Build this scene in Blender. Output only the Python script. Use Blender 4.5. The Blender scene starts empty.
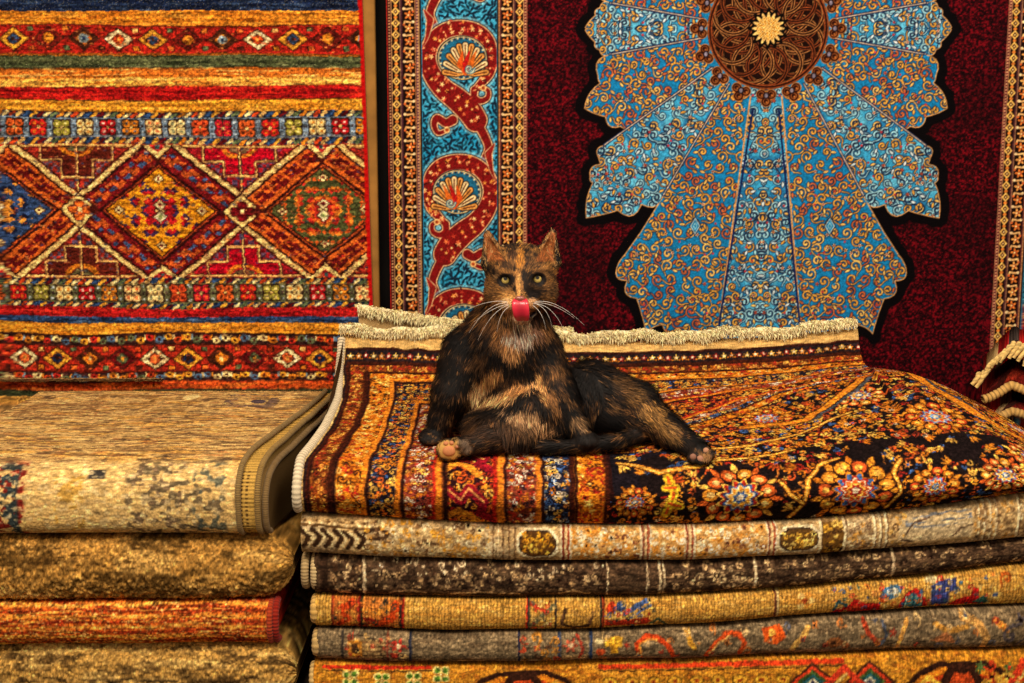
import bpy, math, random
import numpy as np

# ------------------------------------------------------------------ camera --
F_PX = 1024 * 50.0 / 36.0
PITCH = math.radians(9.6)
CAM = (0.0, -1.85, 0.83)
SP, CP = math.sin(PITCH), math.cos(PITCH)


def W(px, py, Y):
    """Point of the place seen at pixel (px, py) on the upright plane at depth Y."""
    dx, dy = (np.asarray(px, float) - 512) / F_PX, (341.5 - np.asarray(py, float)) / F_PX
    t = (Y - CAM[1]) / (CP + dy * SP)
    return np.stack(np.broadcast_arrays(CAM[0] + t * dx, Y + 0 * t, CAM[2] + t * (-SP + dy * CP)), -1)


def project(P):
    P = np.asarray(P, float)
    d = P - np.array(CAM)
    fwd = d[..., 1] * CP - d[..., 2] * SP
    up = d[..., 1] * SP + d[..., 2] * CP
    return 512 + F_PX * d[..., 0] / fwd, 341.5 - F_PX * up / fwd


def mpp(Y):
    return (Y - CAM[1]) * 1.01 / F_PX      # metres per pixel at that depth


# ------------------------------------------------------------------- noise --
def vnoise(X, Y, sx, sy, seed):
    rng = np.random.RandomState(seed)
    T = rng.rand(256, 256).astype(np.float32)
    x, y = np.asarray(X) / sx + 57.3, np.asarray(Y) / sy + 91.7
    xi, yi = np.floor(x).astype(int), np.floor(y).astype(int)
    fx, fy = x - xi, y - yi
    fx, fy = fx * fx * (3 - 2 * fx), fy * fy * (3 - 2 * fy)
    a, b = T[xi & 255, yi & 255], T[(xi + 1) & 255, yi & 255]
    c, d = T[xi & 255, (yi + 1) & 255], T[(xi + 1) & 255, (yi + 1) & 255]
    return (a * (1 - fx) + b * fx) * (1 - fy) + (c * (1 - fx) + d * fx) * fy


def fnoise(X, Y, sx, sy, seed, octv=3):
    o, w, tot = 0, 1.0, 0
    for k in range(octv):
        o = o + w * vnoise(X, Y, sx / 2 ** k, sy / 2 ** k, seed + k * 17)
        tot += w
        w *= .55
    return o / tot


def sm(x, a, b):
    t = np.clip((x - a) / (b - a), 0, 1)
    return t * t * (3 - 2 * t)


def c3(c):
    return np.array(c, np.float32) / 255.0


def lin(c):
    c = np.clip(c, 0, 1)
    return np.where(c <= .04045, c / 12.92, ((c + .055) / 1.055) ** 2.4)


# ------------------------------------------------------------------ canvas --
class Cv:
    """A woven pattern: colour per knot over (x, y); y runs down the rug."""

    def __init__(s, x0, y0, x1, y1, res, ground):
        s.x0, s.y0, s.s = x0, y0, res
        s.nx, s.ny = int((x1 - x0) * res) + 1, int((y1 - y0) * res) + 1
        s.X, s.Y = np.meshgrid(x0 + np.arange(s.nx) / res, y0 + np.arange(s.ny) / res)
        s.X, s.Y = s.X.astype(np.float32), s.Y.astype(np.float32)
        s.A = np.zeros((s.ny, s.nx, 3), np.float32) + c3(ground)
        s.clip = None

    def warp(s, ax, ay, sx, sy, seed):
        dx = (vnoise(s.X, s.Y, sx, sy, seed) - .5) * 2 * ax
        dy = (vnoise(s.X, s.Y, sx, sy, seed + 5) - .5) * 2 * ay
        s.X, s.Y = s.X + dx, s.Y + dy

    def win(s, xa, xb, ya, yb, pad=4):
        i0 = max(0, int((ya - pad - s.y0) * s.s)); i1 = min(s.ny, int((yb + pad - s.y0) * s.s) + 2)
        j0 = max(0, int((xa - pad - s.x0) * s.s)); j1 = min(s.nx, int((xb + pad - s.x0) * s.s) + 2)
        if i1 <= i0 or j1 <= j0:
            return None
        return slice(i0, i1), slice(j0, j1)

    def put(s, w, d, col, alpha=1.0):
        """Blend col where the distance d (px) is negative, inside window w."""
        m = np.clip(.5 - d * s.s * .9, 0, 1) * alpha
        if s.clip is not None:
            m = m * s.clip[w]
        a = s.A[w]
        a += (c3(col) - a) * m[..., None]

    def mask(s, m, col, w=None):
        w = w or (slice(None), slice(None))
        m = np.asarray(m, np.float32)
        if s.clip is not None:
            m = m * s.clip[w]
        a = s.A[w]
        a += (c3(col) - a) * m[..., None]

    def rect(s, xa, ya, xb, yb, col, alpha=1.0):
        w = s.win(xa, xb, ya, yb)
        if w is None:
            return
        X, Y = s.X[w], s.Y[w]
        s.put(w, np.maximum(np.abs(X - (xa + xb) / 2) - (xb - xa) / 2, np.abs(Y - (ya + yb) / 2) - (yb - ya) / 2), col, alpha)

    def ell(s, cx, cy, rx, ry, col, rot=0.0, alpha=1.0):
        R = max(rx, ry)
        w = s.win(cx - R, cx + R, cy - R, cy + R)
        if w is None:
            return
        X, Y = s.X[w] - cx, s.Y[w] - cy
        c, n = math.cos(rot), math.sin(rot)
        u, v = X * c + Y * n, -X * n + Y * c
        s.put(w, (np.sqrt((u / rx) ** 2 + (v / ry) ** 2) - 1) * min(rx, ry), col, alpha)

    def dia(s, cx, cy, rx, ry, col):
        w = s.win(cx - rx, cx + rx, cy - ry, cy + ry)
        if w is None:
            return
        s.put(w, (np.abs(s.X[w] - cx) / rx + np.abs(s.Y[w] - cy) / ry - 1) * min(rx, ry) * .75, col)

    def leaf(s, cx, cy, l, wd, rot, col, bend=0.0):
        w = s.win(cx - l, cx + l, cy - l, cy + l)
        if w is None:
            return
        X, Y = s.X[w] - cx, s.Y[w] - cy
        c, n = math.cos(rot), math.sin(rot)
        u, v = X * c + Y * n, -X * n + Y * c
        v = v - bend * (u / l) ** 2 * l
        s.put(w, np.where(np.abs(u) > l, 9, np.abs(v) - wd * (1 - (u / l) ** 2)), col)

    def ros(s, cx, cy, r, n, col, ctr=None, rot=0.0, depth=.3, edge=None):
        if edge is not None:
            s.ros(cx, cy, r + .9, n, edge, None, rot, depth)
        w = s.win(cx - r, cx + r, cy - r, cy + r)
        if w is None:
            return
        X, Y = s.X[w] - cx, s.Y[w] - cy
        rad, ang = np.hypot(X, Y), np.arctan2(Y, X)
        s.put(w, rad - r * (1 - depth + depth * np.cos(n * ang + rot)), col)
        if ctr is not None:
            s.put(w, rad - r * .36, ctr)

    def stroke(s, pts, wd, col, alpha=1.0):
        """pts: n x 2, wd: a half width or one per point."""
        p = np.asarray(pts, float)
        wd = np.broadcast_to(np.asarray(wd, float), (len(p),))
        m = wd.max()
        w = s.win(p[:, 0].min() - m, p[:, 0].max() + m, p[:, 1].min() - m, p[:, 1].max() + m)
        if w is None:
            return
        X, Y = s.X[w], s.Y[w]
        D = np.full(X.shape, 1e3, np.float32)
        for k in range(len(p) - 1):
            a, b = p[k], p[k + 1]
            ab = b - a
            L = max(1e-9, ab @ ab)
            t = np.clip(((X - a[0]) * ab[0] + (Y - a[1]) * ab[1]) / L, 0, 1)
            d = np.hypot(X - a[0] - t * ab[0], Y - a[1] - t * ab[1]) - (wd[k] + (wd[k + 1] - wd[k]) * t)
            np.minimum(D, d, out=D)
        s.put(w, D, col, alpha)

    def poly(s, pts, col):
        """Filled polygon (even-odd), exact distance."""
        p = np.asarray(pts, float)
        w = s.win(p[:, 0].min(), p[:, 0].max(), p[:, 1].min(), p[:, 1].max())
        if w is None:
            return
        s.put(w, poly_dist(s.X[w], s.Y[w], p), col)

    def sample(s, x, y):
        fx = np.clip((np.asarray(x) - s.x0) * s.s, 0, s.nx - 1.001)
        fy = np.clip((np.asarray(y) - s.y0) * s.s, 0, s.ny - 1.001)
        j, i = fx.astype(int), fy.astype(int)
        u, v = (fx - j)[..., None], (fy - i)[..., None]
        A = s.A
        return (A[i, j] * (1 - u) + A[i, j + 1] * u) * (1 - v) + (A[i + 1, j] * (1 - u) + A[i + 1, j + 1] * u) * v

    def crunch(s, amp, seed, sx=2.0, sy=1.5):
        """Uneven dyeing from knot to knot."""
        gx, gy = np.meshgrid(s.x0 + np.arange(s.nx) / s.s, s.y0 + np.arange(s.ny) / s.s)
        g = (vnoise(gx, gy, sx, sy, seed) - .5) * 1.3 + (vnoise(gx, gy, sx * .6, sy * .6, seed + 3) - .5) * .9
        g = np.clip(1 + g * 2 * amp, .25, 1.7)[..., None]
        s.A = np.clip(s.A * g, 0, 1)

    def grain(s, amp, seed, streak=0.0, sx=9, sy=1.2):
        rng = np.random.RandomState(seed)
        g = 1 + (rng.rand(s.ny, s.nx).astype(np.float32) - .5) * 2 * amp
        if streak:
            g = g * (1 + (fnoise(s.X, s.Y, sx, sy, seed + 3, 2) - .5) * 2 * streak)
        s.A = np.clip(s.A * g[..., None], 0, 1)


def poly_dist(X, Y, p):
    D = np.full(X.shape, 1e6, np.float32)
    ins = np.zeros(X.shape, bool)
    n = len(p)
    for k in range(n):
        a, b = p[k], p[(k + 1) % n]
        ab = b - a
        L = max(1e-9, ab @ ab)
        t = np.clip(((X - a[0]) * ab[0] + (Y - a[1]) * ab[1]) / L, 0, 1)
        D = np.minimum(D, np.hypot(X - a[0] - t * ab[0], Y - a[1] - t * ab[1]))
        if a[1] != b[1]:
            c = ((a[1] > Y) != (b[1] > Y)) & (X < (b[0] - a[0]) * (Y - a[1]) / (b[1] - a[1]) + a[0])
            ins ^= c
    return np.where(ins, -D, D)


def spiral(cx, cy, r, turns, rot, hand, n=22, tail=0.0):
    t = np.linspace(0, 1, n)
    rr = r * (1 - .86 * t)
    a = rot + hand * turns * 2 * math.pi * t
    p = np.stack([cx + rr * np.cos(a), cy + rr * np.sin(a)], 1)
    if tail:
        d = np.array([-hand * -math.sin(rot), hand * -math.cos(rot)]) * 1.0
        q = p[0] + d * tail * np.linspace(1, .2, 4)[:, None] + np.array([math.cos(rot), math.sin(rot)]) * (tail * .35 * np.linspace(1, .1, 4) ** 2)[:, None]
        p = np.vstack([q, p])
    return p


def scatter(rng, x0, y0, x1, y1, d, tries=4000):
    """Blue-noise points."""
    pts, cell = [], {}
    for _ in range(tries):
        x, y = rng.uniform(x0, x1), rng.uniform(y0, y1)
        i, j = int(x // d), int(y // d)
        ok = True
        for a in (i - 1, i, i + 1):
            for b in (j - 1, j, j + 1):
                for q in cell.get((a, b), ()):
                    if (q[0] - x) ** 2 + (q[1] - y) ** 2 < d * d:
                        ok = False
        if ok:
            cell.setdefault((i, j), []).append((x, y))
            pts.append((x, y))
    return pts


def floral(C, x0, y0, x1, y1, d, size, cols, seed, clip=None, dark=(20, 10, 8), curls=.5, tries=None):
    """Fills a field with rosettes, leaves and curls."""
    rng = random.Random(seed)
    old = C.clip
    if clip is not None:
        C.clip = clip if old is None else clip * old
    for (x, y) in scatter(rng, x0, y0, x1, y1, d, tries or int((x1 - x0) * (y1 - y0) / (d * d) * 6) + 20):
        k = rng.random()
        col = rng.choice(cols)
        sz = size * rng.uniform(.75, 1.25)
        if k < curls:
            hand = rng.choice((-1, 1))
            sp = spiral(x, y, sz * 1.15, .95, rng.uniform(0, 6.28), hand, 10, tail=sz * .8)
            C.stroke(sp, np.linspace(sz * .16, sz * .3, len(sp)), col)
        elif k < curls + .3 * (1 - curls) + .12:
            a = rng.uniform(0, 6.28)
            for q in (-.55, .55):
                C.leaf(x + math.cos(a + q) * sz * .6, y + math.sin(a + q) * sz * .6, sz * .75, sz * .3, a + q, col)
        else:
            C.ros(x, y, sz, rng.choice((4, 5, 6)), col, rng.choice(cols) if rng.random() < .7 else dark, rng.uniform(0, 6), .28)
    C.clip = old


def palmette(C, cx, cy, r, cols, seed, rot=0.0):
    """A big layered flower head."""
    for k in range(11):
        a = rot + (k + .5) * 2 * math.pi / 11
        x, y = cx + math.cos(a) * r * .98, cy + math.sin(a) * r * .98
        C.leaf(x, y, r * .30, r * .13, a, (40, 16, 14)); C.leaf(x, y, r * .26, r * .09, a, cols[(k % 2) * 2])
    for k in range(11):
        a = rot + k * 2 * math.pi / 11
        x, y = cx + math.cos(a) * r * .80, cy + math.sin(a) * r * .80
        C.ell(x, y, r * .235, r * .235, (40, 16, 14)); C.ell(x, y, r * .20, r * .20, cols[0] if k % 3 else cols[1]); C.ell(x, y, r * .10, r * .10, cols[4])
    for f, n, c in ((.72, 11, (44, 18, 16)), (.67, 11, cols[2]), (.58, 11, cols[5]), (.50, 9, cols[3]), (.42, 9, cols[6]), (.36, 9, cols[1]), (.27, 7, cols[4]), (.20, 7, cols[3]), (.12, 5, cols[6])):
        C.ros(cx, cy, r * f, n, c, None, rot, .14)


# ----------------------------------------------------------------- objects --
COL = bpy.context.scene.collection


def link(o, parent=None):
    COL.objects.link(o)
    if parent is not None:
        o.parent = parent
    return o


def tag(o, label=None, cat=None, group=None, kind=None):
    for k, v in (('label', label), ('category', cat), ('group', group), ('kind', kind)):
        if v:
            o[k] = v
    return o


def mesh(name, V, Q, mat, col=None, smooth=True, parent=None, origin=None, T=None):
    """V n x 3, Q quads m x 4 (or None), T triangles k x 3, col n x 3 in sRGB."""
    V = np.asarray(V, np.float32).reshape(-1, 3)
    if origin is not None:
        V = V - np.asarray(origin, np.float32)
    q = np.zeros((0, 4), np.int32) if Q is None else np.asarray(Q, np.int32).reshape(-1, 4)
    t = np.zeros((0, 3), np.int32) if T is None else np.asarray(T, np.int32).reshape(-1, 3)
    me = bpy.data.meshes.new(name)
    me.vertices.add(len(V)); me.vertices.foreach_set('co', V.ravel())
    nl = q.size + t.size
    me.loops.add(nl); me.loops.foreach_set('vertex_index', np.concatenate([q.ravel(), t.ravel()]))
    st = np.concatenate([np.arange(len(q)) * 4, q.size + np.arange(len(t)) * 3]).astype(np.int32)
    me.polygons.add(len(st)); me.polygons.foreach_set('loop_start', st)
    me.polygons.foreach_set('use_smooth', np.full(len(st), bool(smooth)))
    me.update(calc_edges=True)
    if col is not None:
        ca = me.color_attributes.new('Col', 'FLOAT_COLOR', 'POINT')
        c = np.ones((len(V), 4), np.float32); c[:, :3] = lin(np.asarray(col).reshape(-1, 3))
        ca.data.foreach_set('color', c.ravel())
    me.materials.append(mat)
    o = link(bpy.data.objects.new(name, me), parent)
    if origin is not None and parent is None:
        o.location = origin
    return o


def grid_quads(nu, nv, off=0, wrap=False):
    i, j = np.meshgrid(np.arange(nu - 1), np.arange(nv - 1), indexing='ij')
    a = (i * nv + j).ravel() + off
    q = np.stack([a, a + nv, a + nv + 1, a + 1], 1)
    if wrap:
        k = np.arange(nu - 1) * nv + off
        q = np.vstack([q, np.stack([k + nv - 1, k + 2 * nv - 1, k + nv, k], 1)])
    return q


def grid_normals(P):
    du = np.gradient(P, axis=0); dv = np.gradient(P, axis=1)
    n = np.cross(du, dv)
    return n / (np.linalg.norm(n, axis=-1, keepdims=True) + 1e-12)


def solid(name, P, C, mat, capcol=(45, 30, 18), knot=.0004, seed=0, parent=None, origin=None, dispmap=None):
    """A closed body from profile rings: P[nu, nv, 3], the profile closes on itself, fans at both ends."""
    nu, nv = P.shape[:2]
    rng = np.random.RandomState(seed)
    n = grid_normals(P)
    d = (rng.rand(nu, nv) - .5) * 2 * knot
    if dispmap is not None:
        d = d + dispmap
    ctr = P.mean((0, 1))
    flip = float((np.einsum('ijk,ijk->ij', np.cross(np.gradient(P, axis=0), np.gradient(P, axis=1)), P - ctr)).sum()) < 0
    P = P + n * ((-1.0 if flip else 1.0) * d)[..., None]
    V = P.reshape(-1, 3)
    col = np.asarray(C, np.float32).reshape(-1, 3)
    Q = grid_quads(nu, nv, 0, True)
    # end caps on their own vertices
    base = len(V)
    Vs, cs, Ts = [V], [col], []
    for e, row in ((0, 0), (1, nu - 1)):
        r = P[row]
        cen = r.mean(0)
        Vs.append(np.vstack([r, cen[None]])); cs.append(np.tile(c3(capcol), (nv + 1, 1)))
        k = np.arange(nv)
        t = np.stack([base + k, base + (k + 1) % nv, np.full(nv, base + nv)], 1)
        Ts.append(t[:, ::-1] if e == 0 else t)
        base += nv + 1
    T = np.vstack(Ts)
    if flip:
        Q, T = Q[:, ::-1], T[:, ::-1]
    return mesh(name, np.vstack(Vs), Q, mat, np.vstack(cs), True, parent, origin, T)


def tube(pts, r, n=6, ridge=None):
    """V, Q of a tube along pts (radius or one per point)."""
    p = np.asarray(pts, float)
    r = np.broadcast_to(np.asarray(r, float), (len(p),))
    tg = np.gradient(p, axis=0); tg /= np.linalg.norm(tg, axis=1, keepdims=True) + 1e-12
    ref = np.array([0.31, .2, 1.0]) if abs(tg[:, 2]).mean() < .8 else np.array([1.0, .3, 0.1])
    a = np.cross(tg, ref); a /= np.linalg.norm(a, axis=1, keepdims=True) + 1e-12
    b = np.cross(tg, a)
    th = np.arange(n) * 2 * math.pi / n
    V = p[:, None] + r[:, None, None] * (a[:, None] * np.cos(th)[None, :, None] + b[:, None] * np.sin(th)[None, :, None])
    V = V.reshape(-1, 3)
    Q = grid_quads(len(p), n, 0, True)
    return V, Q


class Bag:
    """Collects pieces of ONE part."""

    def __init__(s):
        s.V, s.Q, s.T, s.C, s.n = [], [], [], [], 0

    def add(s, V, Q=None, col=(255, 255, 255), T=None):
        V = np.asarray(V, float).reshape(-1, 3)
        if Q is not None:
            s.Q.append(np.asarray(Q) + s.n)
        if T is not None:
            s.T.append(np.asarray(T) + s.n)
        c = np.asarray(col, np.float32)
        s.C.append(np.tile(c / 255.0, (len(V), 1)) if c.ndim == 1 else c)
        s.V.append(V); s.n += len(V)

    def build(s, name, mat, parent=None, origin=None):
        return mesh(name, np.vstack(s.V), np.vstack(s.Q) if s.Q else None, mat, np.vstack(s.C), True, parent, origin,
                    np.vstack(s.T) if s.T else None)


def strands(roots, dirs, length, width, up, cols, nseg=3, droop=0.0, rng=None):
    """Tapering fibres as slim ribbons: roots n x 3, dirs n x 3."""
    n = len(roots)
    length = np.broadcast_to(np.asarray(length, float), (n,)); width = np.broadcast_to(np.asarray(width, float), (n,))
    side = np.cross(dirs, up); side /= np.linalg.norm(side, axis=1, keepdims=True) + 1e-9
    V = np.zeros((n, 2 * nseg + 1, 3)); Cc = np.zeros((n, 2 * nseg + 1, 3), np.float32)
    dr = np.broadcast_to(np.asarray(droop, float), (n, 3)) if np.ndim(droop) else np.zeros((n, 3))
    for k in range(nseg + 1):
        t = k / nseg
        c = roots + dirs * (length * t)[:, None] + dr * (length * t * t)[:, None]
        if k == nseg:
            V[:, 2 * nseg] = c
        else:
            w = (width * .5 * (1 - .55 * t))[:, None]
            V[:, 2 * k] = c - side * w; V[:, 2 * k + 1] = c + side * w
    Cc[:] = cols[:, None, :]
    b = np.arange(n) * (2 * nseg + 1)
    Q = np.concatenate([np.stack([b + 2 * k, b + 2 * k + 1, b + 2 * k + 3, b + 2 * k + 2], 1) for k in range(nseg - 1)]) if nseg > 1 else None
    T = np.stack([b + 2 * nseg - 2, b + 2 * nseg - 1, b + 2 * nseg], 1)
    return V.reshape(-1, 3), Q, T, Cc.reshape(-1, 3)


def material(name, rough=.95, spec=.15, sheen=0.0, flecks=.25, scale=900.0, bump=.0, color=None, coat=0.0):
    m = bpy.data.materials.new(name); m.use_nodes = True
    nt = m.node_tree; nt.nodes.clear()
    out = nt.nodes.new('ShaderNodeOutputMaterial'); b = nt.nodes.new('ShaderNodeBsdfPrincipled')
    nt.links.new(b.outputs[0], out.inputs[0])
    b.inputs['Roughness'].default_value = rough; b.inputs['Specular IOR Level'].default_value = spec
    b.inputs['Sheen Weight'].default_value = sheen; b.inputs['Coat Weight'].default_value = coat
    tc = nt.nodes.new('ShaderNodeTexCoord'); nz = nt.nodes.new('ShaderNodeTexNoise')
    nz.inputs['Scale'].default_value = scale; nz.inputs['Detail'].default_value = 2
    nt.links.new(tc.outputs['Object'], nz.inputs['Vector'])
    mr = nt.nodes.new('ShaderNodeMapRange')
    mr.inputs['From Min'].default_value = .3; mr.inputs['From Max'].default_value = .7
    mr.inputs['To Min'].default_value = 1 - flecks; mr.inputs['To Max'].default_value = 1 + flecks
    nt.links.new(nz.outputs['Fac'], mr.inputs['Value'])
    mx = nt.nodes.new('ShaderNodeMix'); mx.data_type = 'RGBA'; mx.blend_type = 'MULTIPLY'; mx.inputs[0].default_value = 1
    if color is None:
        at = nt.nodes.new('ShaderNodeAttribute'); at.attribute_name = 'Col'
        nt.links.new(at.outputs['Color'], mx.inputs[6])
    else:
        mx.inputs[6].default_value = (*lin(c3(color)), 1)
    nt.links.new(mr.outputs[0], mx.inputs[7])
    nt.links.new(mx.outputs[2], b.inputs['Base Color'])
    if bump:
        bp = nt.nodes.new('ShaderNodeBump'); bp.inputs['Strength'].default_value = bump; bp.inputs['Distance'].default_value = .002
        nt.links.new(nz.outputs['Fac'], bp.inputs['Height']); nt.links.new(bp.outputs[0], b.inputs['Normal'])
    return m


M_WOOL = material('wool_pile', .95, .03, .0, .25, 900)
M_SILK = material('silk_pile', .85, .05, .0, .2, 1200)
M_FRINGE = material('cotton_fringe', .9, .15, .1, .15, 700)
M_WALL = material('dark_plaster', .95, .1, 0, .3, 14, .2, (16, 13, 12))
M_FLOOR = material('stone_floor', .8, .3, 0, .3, 9, .1, (70, 55, 42))
M_WOOD = material('raw_batten_wood', .8, .2, 0, .2, 30, .1, (150, 104, 46))
M_FUR = material('cat_fur', .7, .25, 0, .12, 900)
M_EYE = material('cat_eye', .08, .6, 0, .05, 2000, 0, None, 1.0)
M_WET = material('wet_tongue', .3, .5, 0, .08, 1500, .1, None, .4)
# ----------------------------------------------------------------- setting --
YW = 0.58                                    # the shop's back wall


def box(name, lo, hi, mat, kind=None):
    x0, y0, z0 = lo; x1, y1, z1 = hi
    V = [(x0, y0, z0), (x1, y0, z0), (x1, y1, z0), (x0, y1, z0), (x0, y0, z1), (x1, y0, z1), (x1, y1, z1), (x0, y1, z1)]
    Q = [(0, 3, 2, 1), (4, 5, 6, 7), (0, 1, 5, 4), (1, 2, 6, 5), (2, 3, 7, 6), (3, 0, 4, 7)]
    o = mesh(name, V, Q, mat, None, False)
    return tag(o, kind=kind)


box('floor', (-3, -3.2, -.06), (3, YW + .1, 0), M_FLOOR, 'structure')
box('wall_back', (-3, YW, 0), (3, YW + .1, 2.7), M_WALL, 'structure')

YR = 0.55                                     # the plane the rugs hang in
T0 = (YR - CAM[1]) / (CP + (341.5 / F_PX) * SP)
MU = T0 / F_PX                                # metres per pattern unit on that plane


def wallpt(xw, y):
    """Pattern units to the place: xw measured level along the wall, y down it."""
    p = W(512, y, YR)
    return np.stack([(np.asarray(xw) - 512) * MU + 0 * p[..., 2], p[..., 1], p[..., 2]], -1)


def axis(segs):
    out = []
    for a, b, st in segs:
        n = max(2, int(round((b - a) / st)) + 1)
        out.append(np.linspace(a, b, n)[(1 if out else 0):])
    return np.concatenate(out)


def hang(name, C, ax, ay, mat, wave, thick=.006, seed=0, knot=.0003, shear=None):
    X, Y = np.meshgrid(ax, ay, indexing='ij')
    c = C.sample(X, Y)
    xs = X if shear is None else X + shear(X, Y)
    P = wallpt(xs, Y)
    rng = np.random.RandomState(seed)
    P[..., 1] += wave(X, Y) + (rng.rand(*X.shape) - .5) * knot * 2
    nu, nv = X.shape
    V = P.reshape(-1, 3); cc = c.reshape(-1, 3)
    Q = grid_quads(nu, nv)
    # the rug's back and edges
    i = np.arange(nu) * nv; j = np.arange(nv)
    rim = np.concatenate([i, (nu - 1) * nv + j[1:], (i + nv - 1)[::-1][1:], j[::-1][1:-1]])
    Vb = V[rim] + np.array([0, thick, 0])
    n0, m = len(V), len(rim)
    k = np.arange(m)
    Qs = np.stack([rim, rim[(k + 1) % m], n0 + (k + 1) % m, n0 + k], 1)
    V = np.vstack([V, Vb]); cc = np.vstack([cc, np.tile(c3((70, 45, 25)), (m, 1))])
    if np.cross(P[1, 0] - P[0, 0], P[0, 1] - P[0, 0])[1] > 0:
        Q = Q[:, ::-1]
    else:
        Qs = Qs[:, ::-1]
    return mesh(name, V, np.vstack([Q, Qs]), mat, cc, True, None, tuple(wallpt((ax[0] + ax[-1]) / 2, ay[-1])))


# ------------------------------------------------ the banded hanging rug --
NAVY, BLUE, LBLUE = (22, 32, 58), (44, 70, 110), (104, 122, 140)
RED, DRED, ORED = (162, 32, 22), (92, 16, 18), (190, 62, 24)
ORG, GOLD, CREAM, GRN, BRN = (212, 120, 30), (226, 150, 44), (236, 202, 130), (66, 72, 42), (62, 28, 16)
LR = Cv(-70, -70, 372, 430, 1.5, ORG)


def sprinkle(C):
    # stray knots of other colours through the red and orange grounds
    rng = random.Random(77)
    for (y0, y1, n, cols) in ((26, 54, 260, ((96, 20, 18), (210, 80, 34), (60, 24, 20), (226, 130, 60))), (345, 370, 260, ((96, 20, 18), (216, 90, 40), (60, 24, 20))),
                              (147, 276, 900, ((70, 22, 22), (206, 84, 36), (90, 30, 34), (44, 52, 84), (226, 150, 80))), (-34, -10, 120, ((96, 20, 18), (210, 80, 34)))):
        for _ in range(n):
            x, y = rng.uniform(-60, 358), rng.uniform(y0, y1)
            C.rect(x - rng.uniform(.6, 2.0), y - .7, x + rng.uniform(.6, 2.0), y + .7, rng.choice(cols), .75)


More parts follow.
